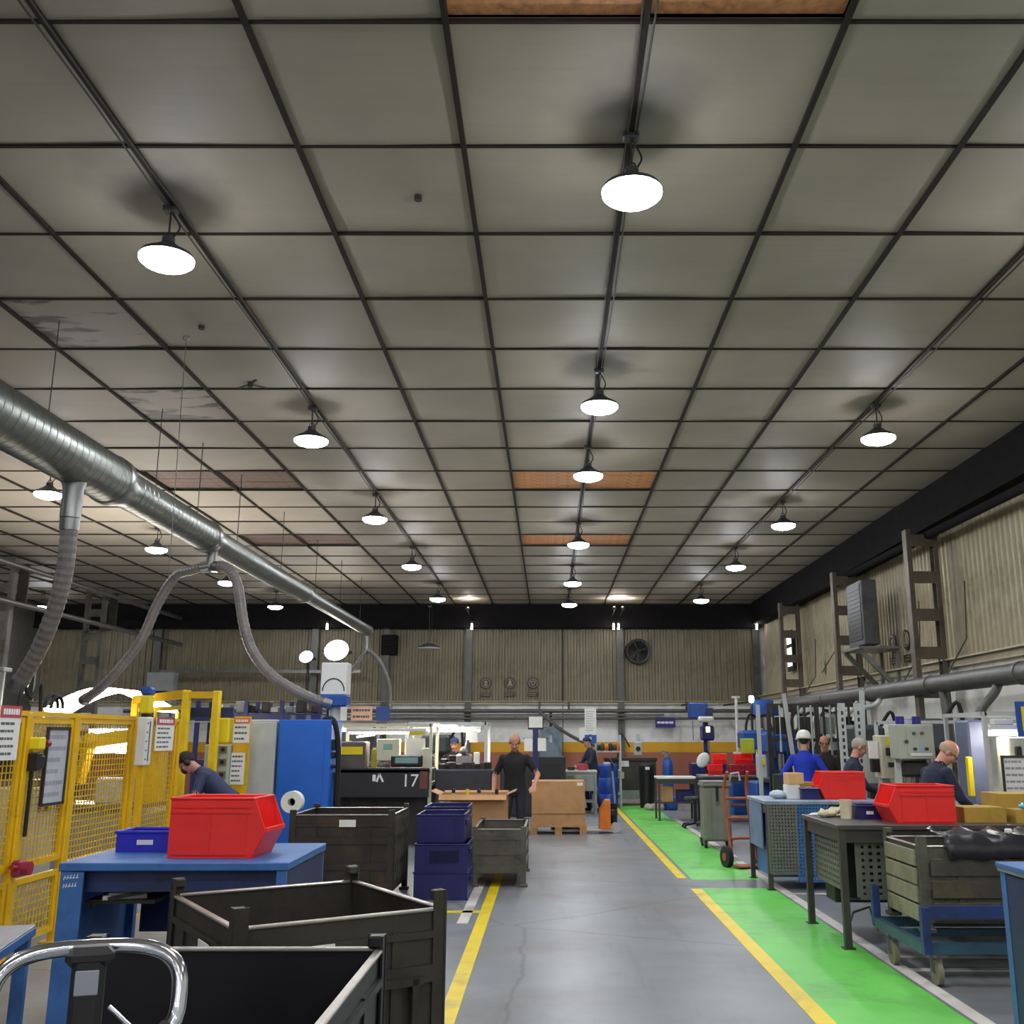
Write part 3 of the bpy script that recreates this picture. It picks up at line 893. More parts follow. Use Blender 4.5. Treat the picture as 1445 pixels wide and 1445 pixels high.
def open_bin(label, loc, rz, L, W, H, m, group=None, name='picking_bin'):
    """open-fronted picking bin, hopper towards local +x"""
    t = thing(name, label, 'bin', loc, rz, group)
    xb, xt = L * .87, L * .88
    side = [(0, 0), (xb, 0), (L, H * .42), (L, H * .50), (xt, H), (0, H)]
    th = .007
    for s in (-1, 1):
        b = B()
        b.prism(side, th, c=(-L / 2, s * (W / 2 - th / 2), 0))
        b.box((-L * .07, s * (W / 2 + .004), H * .86), (L * .84, .010, .012)).box((-L * .07, s * (W / 2 + .004), H * .77), (L * .84, .010, .012))
        b.box((-L * .07, s * (W / 2 + .003), H * .07), (L * .8, .010, .012))
        b.box((-L * .08, s * (W / 2 + .001), H * .42), (.014, .008, H * .66)).box((L * .3, s * (W / 2 + .001), H * .45), (.014, .008, H * .8))
        b.obj('side_wall', m, t)
    B().box((-L / 2 + th / 2, 0, H / 2), (th, W - 2 * th, H)).obj('back_wall', m, t)
    b = B().box((-L * .065, 0, .006), (L * .87, W - 2 * th, .012))
    b.obj('bin_floor', m, t)
    b = B()
    b.prism([(xb, 0), (xb + th * 1.2, 0), (L, H * .42), (L + .012, H * .43), (L + .012, H * .5), (L - th, H * .5), (L - th, H * .44)], W - 2 * th, c=(-L / 2, 0, 0))
    b.obj('front_lip', m, t)
    r = B()
    for s in (-1, 1):
        r.box(((xt - L) / 2, s * W / 2, H), (xt, .02, .014), bev=.004)
    r.box((-L / 2, 0, H), (.02, W, .014), bev=.004).box((xt - L / 2 - .01, 0, H), (.02, W, .014), bev=.004)
    r.obj('rim', m, t)
    return t
def tote(label, loc, rz, w, d, h, m, lab=True, name='plastic_tote', group=None, ribs=True):
    t = thing(name, label, 'bin', loc, rz, group)
    b = B(); th = .008
    b.box((0, 0, .006), (w * .94, d * .94, .012))
    for s in (-1, 1):
        b.box((0, s * (d / 2 - th / 2), h / 2), (w, th, h)).box((s * (w / 2 - th / 2), 0, h / 2), (th, d - 2 * th, h))
        if ribs:
            for k in (-.3, .3):
                b.box((k * w, s * (d / 2 + .003), h / 2), (.012, .008, h * .9))
    b.obj('body', m, t)
    r = B()
    for s in (-1, 1):
        r.box((0, s * d / 2, h), (w + .024, .024, .018), bev=.005).box((s * w / 2, 0, h), (.024, d, .018), bev=.005)
    r.obj('rim', m, t)
    if lab:
        B().box((0, -d / 2 - .004, h * .5), (w * .28, .004, h * .24)).obj('label_card', PAPER, t)
    return t
def table(label, loc, rz, w, d, h, topm, legm, leg=.05, apron=True, shelf=None, name='work_table', top_t=.04, panels=()):
    t = thing(name, label, 'table', loc, rz)
    B().box((0, 0, h - top_t / 2), (w, d, top_t), bev=.005).obj('tabletop', topm, t)
    for sx in (-1, 1):
        for sy in (-1, 1):
            b = B(); b.box((sx * (w / 2 - leg * .7), sy * (d / 2 - leg * .7), (h - top_t) / 2), (leg, leg, h - top_t)).box((sx * (w / 2 - leg * .7), sy * (d / 2 - leg * .7), .006), (leg * 1.7, leg * 1.7, .012))
            b.obj('leg', legm, t)
    if apron:
        b = B()
        for sy in (-1, 1):
            b.box((0, sy * (d / 2 - leg * .7), h - top_t - .05), (w - leg * 2, .02, .1))
        for sx in (-1, 1):
            b.box((sx * (w / 2 - leg * .7), 0, h - top_t - .05), (.02, d - leg * 2, .1))
        b.obj('apron', legm, t)
    if shelf:
        B().box((0, 0, shelf), (w - leg, d - leg, .03)).obj('shelf', legm, t)
    return t
def carton(label, loc, rz, w, d, h, open_=False, m=None, tape=True):
    m = m or CARD
    t = thing('cardboard_box', label, 'box', loc, rz)
    b = B(); th = .008
    b.box((0, 0, .005), (w - .01, d - .01, .01))
    for s in (-1, 1):
        b.box((0, s * (d / 2 - th / 2), h / 2), (w, th, h)).box((s * (w / 2 - th / 2), 0, h / 2), (th, d - 2 * th, h))
    b.obj('box_body', m, t)
    for s in (-1, 1):
        f = B()
        if open_:
            f.bar((0, s * d / 2, h), (0, s * (d / 2 + d * .16), h + .02 - .08 * (s < 0)), w, .007)
        else:
            f.box((0, s * d / 4, h + .003), (w, d / 2 - .003, .007))
        f.obj('flap', m, t)
    if open_:
        for s in (-1, 1):
            B().bar((s * w / 2, 0, h), (s * (w / 2 + .12), 0, h + .05), d * .95, .007).obj('flap', m, t)
    elif tape:
        B().box((0, 0, h + .0075), (w * 1.002, .05, .002)).obj('packing_tape', mat('brown tape', 'a07a50', .35), t)
    return t
def pallet(label, loc, rz=0, w=1.2, d=.8):
    t = thing('wooden_pallet', label, 'pallet', loc, rz)
    for k in range(5):
        B().box((0, -d / 2 + .06 + k * (d - .12) / 4, .133), (w, .1, .022)).obj('deck_board', WOOD, t)
    for sx in (-1, 0, 1):
        B().box((sx * (w / 2 - .07), 0, .011), (.12, d, .022)).obj('bottom_board', WOOD, t)
        B().box((sx * (w / 2 - .07), 0, .111), (.12, d, .022)).obj('stringer_board', WOOD, t)
        for sy in (-1, 0, 1):
            B().box((sx * (w / 2 - .07), sy * (d / 2 - .06), .061), (.12, .1, .078)).obj('pallet_block', WOOD, t)
    return t
def caster(parent, p, r=.06, name='caster', wm=None):
    b = B()
    b.cyl((p[0] - .018, p[1], r), (p[0] + .018, p[1], r), r, n=16)
    o = b.obj(name, wm or RUB, parent, smooth=True)
    f = B()
    for s in (-1, 1):
        f.bar((p[0] + s * .026, p[1], r), (p[0] + s * .026, p[1] + .02, p[2]), .03, .005, (0, 1, 0))
    f.box((p[0], p[1] + .02, p[2]), (.08, .08, .012)).cyl((p[0] - .03, p[1], r), (p[0] + .03, p[1], r), .01, n=8)
    f.obj('caster_fork', STEEL, o)
    return o
def sign_board(name, label, loc, rz, w, h, header=None, hh=.2, n=5, seed=1, board=None, frame=None, cat='sign', ink=None):
    t = thing(name, label, cat, loc, rz)
    B().box((0, 0, 0), (w, .008, h)).obj('board', board or PAPER, t)
    top = h / 2
    if header:
        o = B().box((0, -.005, h / 2 - h * hh / 2), (w * .98, .004, h * hh)).obj('header', header, t)
        lines(-w * .38, w * .38, h / 2 - h * hh * .85, h / 2 - h * hh * .15, 1, -.008, seed, .7, False).obj('header_text', PAPER, o)
        top = h / 2 - h * hh
    if n:
        lines(-w * .42, w * .42, -h * .45, top - h * .04, n, -.005, seed + 1).obj('text_lines', ink or INK, t)['kind'] = 'stuff'
    if frame:
        b = B()
        for s in (-1, 1):
            b.box((s * w / 2, -.004, 0), (.022, .022, h + .022)).box((0, -.004, s * h / 2), (w, .022, .022))
        b.obj('frame', frame, t)
    return t

# ------------------------------------------------------------------ left foreground: stillages, pallet truck
stillage('black open steel stillage in the left foreground behind the chrome tiller loop', (-1.13, 3.145, 0), 0, 1.06, 1.45, .9, BLKST, BLKST, 1, .05, gate=True)
s2 = stillage('worn brown steel stillage turned cornerwise behind the black one', (-1.15, 4.92, 0), math.radians(33), .94, 1.06, .9, BRNST, BRNST, 2, .08)
for (x, z, w, h, sd) in ((-.475, .70, .16, .2, 'delivery_note'),):
    B().box((x - .012, -.16, z), (.004, w, h)).obj(sd, PAPER, s2, label='white paper note stuck on the left side panel')
B().box((-.1, -.55, .77), (.1, .004, .08)).obj('delivery_note', PAPER, s2, label='torn white paper scrap under the front rim')
b = B().box((.2, -.552, .62), (.32, .03, .03)).box((.1, -.552, .48), (.03, .03, .3)).box((.32, -.552, .48), (.03, .03, .3))
b.obj('forklift_bracket', DKSTEEL, s2)
t = thing('pallet_truck', 'hand pallet truck with a chrome loop handle in the lower left corner', 'pallet truck', (-.875, 2.10, 0), .3)
loop = []
for k in range(40):
    a = 2 * PI * k / 40
    c_, s_ = math.cos(a), math.sin(a)
    e = .64
    loop.append((.152 * math.copysign(abs(c_) ** e, c_), -.25 + .04 * s_, 1.205 + .080 * math.copysign(abs(s_) ** e, s_)))
b = B(); b.tube(loop, .0138, 12, closed=True); b.obj('handle_loop', CHROME, t, smooth=True)
for s in (-1, 1):
    b = B(); b.tube([p for p in loop if p[2] < 1.165 and p[0] * s > .05 and p[0] * s > .09], .0185, 12); b.obj('hand_grip', RUB, t, smooth=True)
b = B(); b.box((0, -.25, 1.2), (.054, .042, .17), bev=.01).box((0, -.25, 1.277), (.078, .046, .034), bev=.012).box((0, -.255, 1.085), (.1, .07, .08), bev=.02)
head = b.obj('tiller_head', BLACK, t)
B().box((0, -.2725, 1.238), (.038, .004, .04), bev=.0015).obj('instruction_label', mat('grey label', '8b8f98', .4), head, label='grey label on the tiller head')
b = B(); b.tube([(.04, -.28, 1.2), (.075, -.29, 1.17), (.115, -.27, 1.13)], .004, 6); b.obj('release_lever', CHROME, head)
b = B(); b.bar((0, -.25, 1.07), (0, .02, .28), .055, .04); b.obj('tiller_shaft', BLACK, t)
b = B(); b.box((0, .12, .24), (.3, .2, .3), bev=.03).cyl((0, .05, .1), (0, .05, .45), .05, n=14); b.obj('hydraulic_unit', BLACK, t)
for s in (-1, 1):
    B().box((s * .19, .85, .065), (.16, 1.2, .05), bev=.012).obj('fork', BLACK, t)
    b = B(); b.cyl((s * .06 - .025, .02, .09), (s * .06 + .025, .02, .09), .09, n=18); b.obj('steer_wheel', RUB, t, smooth=True)
    b = B(); b.cyl((s * .19 - .03, 1.36, .045), (s * .19 + .03, 1.36, .045), .045, n=14); b.obj('fork_roller', STEEL, t, smooth=True)

# ------------------------------------------------------------------ left: blue tables and what lies on them
tb = table('large blue steel workbench carrying a red bin and a blue tray', (-2.15, 6.5, 0), math.radians(1), 1.3, 1.08, .95, BLUE, BLUE, .055, False, .3, top_t=.045)
B().box((0, -.46, .845), (1.16, .02, .12)).obj('front_panel', NAVY, tb)
for sx in (-1,):
    B().box((-.635, 0, .5), (.02, 1.0, .8)).obj('end_panel', BLUE, tb)
B().box((-.57, -.53, .46), (.13, .014, .88)).obj('leg_plate', BLUE, tb)
b = B()
rnd = random.Random(3)
for row, z in ((0, .86), (1, .815)):
    x = -.615
    for k in range(5):
        w = rnd.uniform(.010, .018)
        b.bar((x, -.5385, z + k * .002), (x + w * .6, -.5385, z + .022 + k * .002), .004, .002, (0, 1, 0)).bar((x + w * .2, -.5385, z + .01), (x + w, -.5385, z + .012), .004, .002, (0, 1, 0))
        x += w + .004
b.obj('chalk_writing', PAPER, tb, label='two rows of white handwriting on the left leg plate')
B().box((.05, .45, .66), (1.15, .02, .5)).obj('back_panel', NAVY, tb)
B().box((.63, 0, .78), (.02, 1.0, .24)).obj('end_panel', NAVY, tb)
b = B(); b.box((-.34, -.1, .72), (.4, .6, .02)); b.bar((-.5, -.4, .7), (-.2, .2, .78), .02).bar((-.4, -.42, .74), (.1, -.38, .83), .02); b.obj('under_shelf', DKSTEEL, tb)
tag(B().box((0, 0, .012), (.24, .18, .024), rz=.4, bev=.003).box((.02, .01, .03), (.2, .16, .012), rz=.25).obj('paper_pad', PAPER, None, (-2.5, 6.2, .731)), 'white paper pad lying on the ledge under the large blue workbench', 'paper')
open_bin('red open fronted plastic bin on the large blue workbench at left', (-1.97, 6.36, .95), math.radians(-3), .58, .36, .34, RED)
tote('small bright blue plastic tray beside the red bin on the blue workbench', (-2.52, 6.62, .95), 0, .36, .26, .12, BINBLUE, True, 'plastic_tray', ribs=False)
tb2 = table('blue steel table with a grey top at the lower left edge', (-2.24, 3.46, 0), math.radians(13), .8, 1.05, .95, mat('scuffed grey top', '6f7076', .35, metal=.4, dirt='55555a'), BLUE, .045, False, None)
B().box((0, 0, .925), (.806, 1.056, .035), bev=.004).obj('top_edge', BLUE, tb2)
b = B()
for k in range(4):
    b.box((.02 * k, .01 * k, .002 + .003 * k), (.2, .28, .002), rz=.2 * k)
tag(b.obj('paper_sheets', PAPER, None, (-2.05, 3.55, .951)), 'white paper sheets on the table at the lower left edge', 'paper')

# ------------------------------------------------------------------ left: yellow safety fence of the welding cell
fence = thing('safety_fence', 'yellow safety fence of framed wire mesh panels around the welding cell', 'fence', (-4.1, 7.0, 0), PI / 2)
posts = [0.0, .95, 1.76, 3.02, 4.2]           # along the fence
for k, u in enumerate(posts):
    b = B(); b.box((u, 0, .92), (.07, .07, 1.84), bev=.008).box((u, 0, .008), (.16, .16, .016)).box((u, 0, 1.845), (.06, .06, .012))
    b.obj('post', YEL, fence)
WIRE = mat('yellow mesh wire', 'd8ae1c', .45)
for k in range(4):
    u0, u1 = posts[k] + .05, posts[k + 1] - .05
    n = max(8, int((u1 - u0) / .054))
    tiers = [(.1, .58), (.66, 1.8)] if k < 2 else [(.1, .5), (.58, 1.81)]
    for z0, z1 in tiers:
        f = B()
        for u in (u0 + .02, u1 - .02):
            f.box((u, 0, (z0 + z1) / 2), (.045, .035, z1 - z0))
        for z in (z0 + .02, z1 - .02):
            f.box(((u0 + u1) / 2, 0, z), (u1 - u0 - .09, .034, .045))
        fo = f.obj('mesh_frame', YEL, fence)
        w = B()
        for i in range(1, n):
            x = u0 + (u1 - u0) * i / n
            w.box((x, -.004, (z0 + z1) / 2), (.009, .006, z1 - z0 - .06))
        m = int((z1 - z0) / .05)
        for j in range(1, m):
            z = z0 + (z1 - z0) * j / m
            w.box(((u0 + u1) / 2, .002, z), (u1 - u0 - .06, .006, .009))
        stuff(w.obj('wire_mesh', WIRE, fo))
B().box((2.1, 0, 1.83), (4.2, .05, .04)).obj('top_rail', YEL, fence)
F = -4.1 + .045
b = B(); b.box((1.02, -.07, 1.60), (.09, .1, .1), bev=.012); b.obj('switch_box', CLEARY, fence, label='yellow emergency stop box')
b = B(); b.cyl((1.1, -.09, 1.6), (1.16, -.09, 1.6), .028, n=14); b.obj('stop_button', mat('dark red button', '8a2038', .4), fence, smooth=True)
b = B(); b.box((1.0, -.07, 1.46), (.07, .09, .14), bev=.01).box((1.06, -.08, 1.46), (.07, .07, .1), bev=.012).bar((1.02, -.05, 1.4), (1.02, -.05, .9), .03, .02); b.obj('door_switch', BLACK, fence)
b = B(); b.box((.93, -.08, .68), (.12, .07, .12), bev=.015); b.cyl((.93, -.11, .68), (.93, -.17, .68), .05, n=14).cyl((.8, -.09, .7), (.93, -.09, .68), .02, n=8); b.obj('door_latch', mat('dark red latch', '9c2440', .45, dirt='5a1c2c'), fence, label='dark red rotary door latch')
def fsign(label, y, z, w, h, **k):
    return sign_board('warning_sign', label, (F, y, z), PI / 2, w, h, **k)
fsign('white warning sign with red header on the fence at the left edge', 7.62, 1.68, .3, .4, header=REDPR, hh=.22, n=5, seed=4)
fsign('white warning sign with red header on the fence next to the yellow gateway', 10.72, 1.68, .5, .34, header=REDPR, hh=.22, n=5, seed=9)
sign_board('document_board', 'grey framed document sheet hung on the fence door', (F, 8.4, 1.42), PI / 2, .36, .6, n=6, seed=2, frame=DKSTEEL, board=mat('grey paper', 'b9bac2', .6), cat='document', ink=mat('faint print', '9a9aa8', .7))
t = thing('signal_post', 'white signal post with yellow cap standing at the fence', 'signal post', (-3.95, 9.92, 0))
b = B(); b.box((0, 0, .7), (.05, .05, 1.4)).box((0, 0, .01), (.16, .16, .02)); b.obj('post', YEL, t)
b = B(); b.box((0, 0, 1.61), (.1, .16, .46), bev=.01); o = b.obj('white_strip', WHITE, t)
b = B(); b.box((.052, 0, 1.61), (.004, .02, .38)); 
for k in range(5):
    b.box((.052, -.06, 1.44 + k * .085), (.004, .03, .012))
b.obj('strip_marks', INK, o)
B().box((0, 0, 1.86), (.06, .08, .05)).obj('collar', BLACK, t)
b = B(); b.box((0, 0, 1.96), (.1, .12, .17), bev=.012); b.obj('yellow_cap', CLEARY, t)
b = B(); b.box((0, 0, 2.09), (.11, .13, .08), bev=.02); b.obj('blue_cap', MBLUE, t)
t = thing('coiled_cable', 'black cable loops standing up on the top of the fence', 'cable', (-4.1, 8.4, 1.85))
for dy, r in ((0, .11), (.06, .1)):
    B().tube([(.01 + dy * .3, -.1 + dy + r * math.cos(a), .03 + r * max(-.2, math.sin(a))) for a in [PI * k / 14 for k in range(15)]], .014, 8).obj('cable_loop', RUB, t, smooth=True)
B().tube(bez([(0, -.6, .0), (0, -.55, .18), (.0, -.42, .1), (0, -.3, .22), (0, -.25, .0)], 6), .014, 8).obj('cable_loop', RUB, t, smooth=True)

# gateway frame beyond the fence
t = thing('gateway_frame', 'tall bright yellow gateway frame where a bent man works', 'gate', (-4.22, 12.3, 0))
for x in (-.2, .17):
    b = B(); b.box((x, 0, 1.1), (.085, .1, 2.2), bev=.008).box((x, 0, .01), (.16, .18, .02)); b.obj('gate_post', mat('fresh yellow enamel', 'f0cb12', .4), t)
B().box((-.01, 0, 2.15), (.3, .09, .08)).obj('lintel', YEL, t)
b = B(); b.bar((-.2, 0, 2.16), (-1.35, 1.3, 2.14), .09, .1).bar((-.2, 0, 2.0), (-1.2, 1.1, 2.0), .05, .05); b.obj('side_beam', YEL, t)
B().box((-1.35, 1.3, 1.07), (.08, .08, 2.14)).obj('gate_post', YEL, t)
B().box((0, .35, 1.95), (.55, .05, .12)).obj('blue_cross_beam', NAVY, t)
B().bar((-.16, .0, 1.83), (.13, 0, 1.83), .012).obj('guard_rod', LTGRY, t)
# machinery inside the cell
t = thing('welding_positioner', 'cluttered welding machine seen through the yellow mesh', 'machine', (-5.35, 12.75, 0))
B().box((0, 0, .4), (1.3, .9, .8), bev=.02).obj('machine_base', GRYEN, t)
B().box((-.1, -.1, .84), (1.2, .8, .06), bev=.01).obj('welding_table', STEEL, t)
B().box((.35, .1, 1.3), (.3, .3, .9), bev=.015).obj('column', YEL, t)
b = B(); b.bar((.35, 0, 1.7), (-.3, -.2, 1.6), .16).bar((-.3, -.2, 1.6), (-.35, -.3, 1.1), .1).ball((.35, 0, 1.7), .15).ball((-.3, -.2, 1.6), .11); b.obj('robot_arm', YEL, t, smooth=True)
B().box((-.36, -.3, 1.02), (.05, .05, .2)).obj('torch', DKSTEEL, t)
B().box((.1, -.3, 1.02), (.4, .25, .3), bev=.02).obj('fixture_block', LTGRY, t)
B().box((-.5, -.35, .98), (.25, .2, .24), bev=.02).obj('clamp_block', mat('copper', 'a86a3a', .35, metal=.8), t)
b = B(); b.box((-.15, -.05, 1.6), (.5, .06, .3), bev=.01); b.obj('lit_window', LAMPC, t)
t = thing('cell_cabinet', 'pale control cabinet standing inside the cell behind the mesh', 'cabinet', (-4.95, 9.6, 0))
B().box((0, 0, .6), (.5, .5, 1.2), bev=.01).obj('cabinet_body', CREAM, t)
B().box((.255, 0, .62), (.012, .44, 1.05)).obj('cabinet_door', LTGRY, t)
B().box((0, 0, 1.23), (.4, .45, .06)).obj('top_tray', STEEL, t)
for k in range(3):
    B().box((.265, -.1 + k * .1, 1.0), (.02, .04, .04)).obj('push_button', [REDPR, BLACK, CLEARY][k], t)
t = thing('parts_rack', 'low yellow rack of metal parts inside the cell near the door', 'rack', (-5.1, 8.2, 0))
for z in (.35, .8):
    B().box((0, 0, z), (.7, 1.1, .04)).obj('rack_shelf', YEL, t)
for sx in (-1, 1):
    for sy in (-1, 1):
        B().box((sx * .33, sy * .53, .6), (.04, .04, 1.2)).obj('rack_post', YEL, t)
for k in range(6):
    B().box((-.2 + .2 * (k % 3), -.35 + .35 * (k // 3 * 2), .9), (.14, .2, .16), rz=k * .4, bev=.01).obj('metal_part', [BRNST, STEEL, BLACK][k % 3], t)
t = thing('cylinder_press', 'press with upright grey cylinders rising behind the fence at far left', 'press', (-8.9, 15.2, 0))
B().box((0, 0, .95), (2.4, .8, 1.9), bev=.02).obj('press_frame', DKSTEEL, t)
for x in (-.95, -.05, .3, .62):
    b = B(); b.cyl((x, -.1, 1.9), (x, -.1, 2.62), .085, n=14); b.obj('cylinder', GRYEN, t, smooth=True)
B().box((-.95, -.1, 2.66), (.34, .25, .1), bev=.01).obj('cylinder_head', GRYEN, t)
B().box((.3, -.1, 2.64), (.9, .25, .06), bev=.01).obj('cylinder_head', GRYEN, t)
B().tube(bez([(-.7, -.3, 2.5), (-.55, -.4, 2.3), (-.4, -.35, 2.0), (-.2, -.3, 1.9)], 6), .04, 8).obj('hydraulic_hose', RUB, t, smooth=True)
t = thing('blue_hopper', 'rounded blue hopper at the far left edge beside the grey cylinders', 'hopper', (-9.6, 13.0, 0))
b = B(); b.lathe([(.25, 1.2), (.6, 1.7), (.6, 2.3), (.52, 2.42), (.1, 2.46)], n=24); b.obj('hopper_body', MBLUE, t, smooth=True)
for k in range(4):
    a = k * PI / 2 + .7
    B().cyl((.45 * math.cos(a), .45 * math.sin(a), 0), (.5 * math.cos(a), .5 * math.sin(a), 1.6), .035, n=8).obj('hopper_leg', DKSTEEL, t)
B().cyl((.1, 0, 2.42), (.1, 0, 2.55), .12, n=12).obj('hopper_lid', LTGRY, t)
t = thing('wall_cabinet', 'pale grey electrical cabinet with a dark window high behind the welding cell', 'cabinet', (-11.7, 30.4, 0))
B().box((0, 0, 2.95), (.8, .4, 1.2), bev=.01).obj('cabinet_body', GRYEN, t)
B().box((0, -.21, 2.75), (.5, .02, .5)).obj('dark_window', BLACK, t)
for sx in (-.3, .3):
    B().box((sx, .1, 1.2), (.08, .08, 2.4)).obj('stand_leg', GRYEN, t)

# cabinets and racking behind the cell
t = thing('control_console', 'narrow grey control console topped by a yellow box, right of the gateway', 'console', (-3.98, 12.7, 0))
B().box((-.1, 0, .78), (.3, .35, 1.56), bev=.01).obj('console_body', GREENGRY, t)
B().box((-.1, 0, 1.73), (.24, .3, .3), bev=.012).obj('yellow_box', CLEARY, t)
b = B()
for k in range(3):
    b.box((-.02, -.18, 1.5 - k * .15), (.09, .02, .08))
b.obj('gauge_block', STEEL, t)
for k in range(3):
    B().cyl((-.02, -.185, 1.5 - k * .15), (-.02, -.2, 1.5 - k * .15), .025, n=12).obj('dial', BLACK, t)
B().box((.16, -.05, .95), (.2, .04, 1.9)).obj('sign_post', YEL, t)
sign_board('warning_sign', 'white warning sign with orange header above the grey console', (-3.82, 12.615, 1.73), 0, .2, .3, header=mat('orange print', 'd9632c', .5), hh=.22, n=3, seed=11)
sign_board('document_board', 'white document sheet below the yellow plate on the grey console', (-3.84, 12.615, 1.27), 0, .17, .38, n=6, seed=12, cat='document')
tag(B().box((0, 0, 0), (.18, .012, .14)).obj('yellow_plate', mat('amber plate', 'd9a51a', .5), None, (-3.82, 12.62, 1.52)), 'amber plate between the two sheets on the grey console', 'plate')
t = thing('storage_rack', 'dark blue storage rack loaded with tools behind the console and cabinets', 'rack', (-4.5, 16.0, 0))
for x in (-.95, -.2, .35, .95):
    for y in (-.3, .3):
        B().box((x, y, 1.1), (.06, .06, 2.2)).obj('rack_post', DKBLUE, t)
for z in (.6, 1.25, 1.95):
    b = B(); b.box((0, -.3, z), (1.9, .04, .12)).box((0, .3, z), (1.9, .04, .12)).box((0, 0, z + .05), (1.88, .6, .02)); b.obj('rack_shelf', DKBLUE, t)
for k in range(9):
    h = random.uniform(.08, .2)
    B().box((-.8 + k * .2, random.uniform(-.15, .15), 2.02 + h / 2), (.13, .2, h), bev=.01).obj('stored_part', [BRNST, STEEL, GRYEN, BLACK][k % 4], t)
t = thing('locker', 'light grey sheet metal locker standing left of the blue cabinet', 'locker', (-3.78, 13.4, 0))
B().box((0, 0, .95), (.52, .6, 1.84), bev=.01).obj('locker_body', LTGRY, t)
B().box((0, -.305, .95), (.48, .016, 1.76), bev=.005).obj('locker_door', LTGRY, t)
B().box((-.2, -.32, 1.6), (.02, .02, .18)).obj('door_handle', STEEL, t)
for sx in (-.2, .2):
    B().box((sx, 0, .015), (.08, .5, .03)).obj('foot', DKSTEEL, t)
t = thing('electrical_cabinet', 'tall bright blue cabinet with dark switches on its right side', 'cabinet', (-3.15, 13.45, 0))
CB = mat('bright cabinet blue', '1f66cc', .4, var=.05)
B().box((0, 0, .96), (.68, .7, 1.82), bev=.01).obj('cabinet_body', CB, t)
B().box((-.03, -.355, .96), (.58, .014, 1.72), bev=.004).obj('cabinet_door', CB, t)
B().box((0, 0, .03), (.66, .66, .06)).obj('plinth', DKSTEEL, t)
for z, h in ((1.55, .14), (1.42, .08), (1.28, .05)):
    b = B(); b.box((.36, -.2, z), (.06, .12, h), bev=.01).box((.4, -.22, z), (.04, .04, h * .5)); b.obj('rotary_switch', BLACK, t)
B().tube(bez([(.2, -.2, 1.88), (.36, -.3, 1.85), (.42, -.25, 1.5), (.42, -.2, .9), (.4, -.15, .1)], 8), .035, 8).obj('cable_bundle', RUB, t, smooth=True)
B().tube([(.36, -.1, 1.2), (.38, -.15, .9), (.37, -.1, .5)], .02, 6).obj('cable_bundle', BLACK, t)
for x in (-.2, 0, .2):
    B().cyl((x, -.2, 1.87), (x, -.2, 1.93), .035, n=10).obj('cable_gland', STEEL, t)
t = thing('filter_box', 'white filter box with black arched line and blue base where the long hose ends', 'filter', (-2.98, 14.05, 1.87))
B().box((0, 0, .57), (.36, .3, .44), bev=.01).obj('filter_housing', WHITE, t)
B().tube([(.15 * math.cos(a), -.155, .4 + .17 * math.sin(a)) for a in [PI * k / 12 for k in range(13)]], .008, 6).obj('arched_line', BLACK, t)
B().box((0, 0, .27), (.38, .32, .16), bev=.02).obj('blue_base', MBLUE, t)
B().cyl((0, 0, 0), (0, 0, .2), .08, n=12).obj('outlet_neck', LTGRY, t)

# ------------------------------------------------------------------ middle left: stillages, totes, cartons
s3 = stillage('dark brown steel stillage with vertical bars behind the blue workbench', (-2.12, 11.15, 0), 0, 1.06, 1.1, .87, mat('dark rusty steel', '35302c', .5, metal=.35, var=.25, dirt='5a4432', damt=.3), BRNST, 2, .05)
b = B()
for k in range(7):
    b.box((.535, -.45 + k * .15, .5), (.02, .03, .7))
b.obj('vertical_bars', GRYST, s3)
B().box((.06, -.565, .79), (.17, .004, .07)).obj('paper_label', PAPER, s3)
t = thing('paper_roll', 'white roll end showing behind the red bin on the dark stillage', 'roll', (-2.66, 10.7, .885))
b = B(); b.lathe([(.04, -.06), (.11, -.06), (.11, .06), (.04, .06), (.04, -.06)], n=20, M=MY, c=(0, 0, .11)); b.obj('roll_body', PAPER, t, smooth=True)
tag(B().box((0, 0, 0), (.1, .08, .05), rz=.3, bev=.01).obj('metal_offcut', STEEL, None, (-1.9, 10.9, .165)), 'bright metal offcut lying inside the dark brown stillage', 'offcut')
def navy(label, loc, w, d, h, win=False):
    t = tote(label, loc, 0, w, d, h, DKBLUE, False, 'storage_crate')
    if win:
        B().box((.03, -d / 2 - .006, h * .55), (w * .55, .01, h * .45)).obj('pick_window', mat('dark window plastic', '12143c', .25), t)
    for s in (-1, 1):
        B().box((s * (w / 2 + .01), -.02, h * .7), (.02, d * .5, .05), bev=.006).obj('grip', DKBLUE, t)
    return t
navy('dark blue plastic crate on the floor at the right, bottom of the front stack', (-1.13, 11.3, 0), .56, .78, .27)
navy('dark blue plastic crate with a pick window, middle of the front stack', (-1.13, 11.28, .28), .55, .76, .27, True)
navy('dark blue plastic crate on top of the front stack', (-1.15, 11.34, .56), .5, .7, .28)
navy('dark blue plastic crate on the floor behind the front stack', (-1.2, 12.4, 0), .5, .7, .42)
navy('dark blue plastic crate on top of the rear stack', (-1.2, 12.4, .43), .5, .7, .42)
s4 = stillage('worn grey steel stillage at the left edge of the aisle', (-.57, 12.55, 0), 0, .6, 1.4, .62, GRYST, GRYST, 1, .03, .14)
pallet('wooden pallet under the open carton, behind the grey stillage', (-1.0, 14.15, 0), 0, 1.0, .8)
oc = carton('open cardboard carton with raised flaps in front of the man in black', (-1.02, 14.1, .145), 0, .9, .66, .75, True)
B().box((-.36, -.334, .6), (.14, .004, .14)).obj('address_label', PAPER, oc)
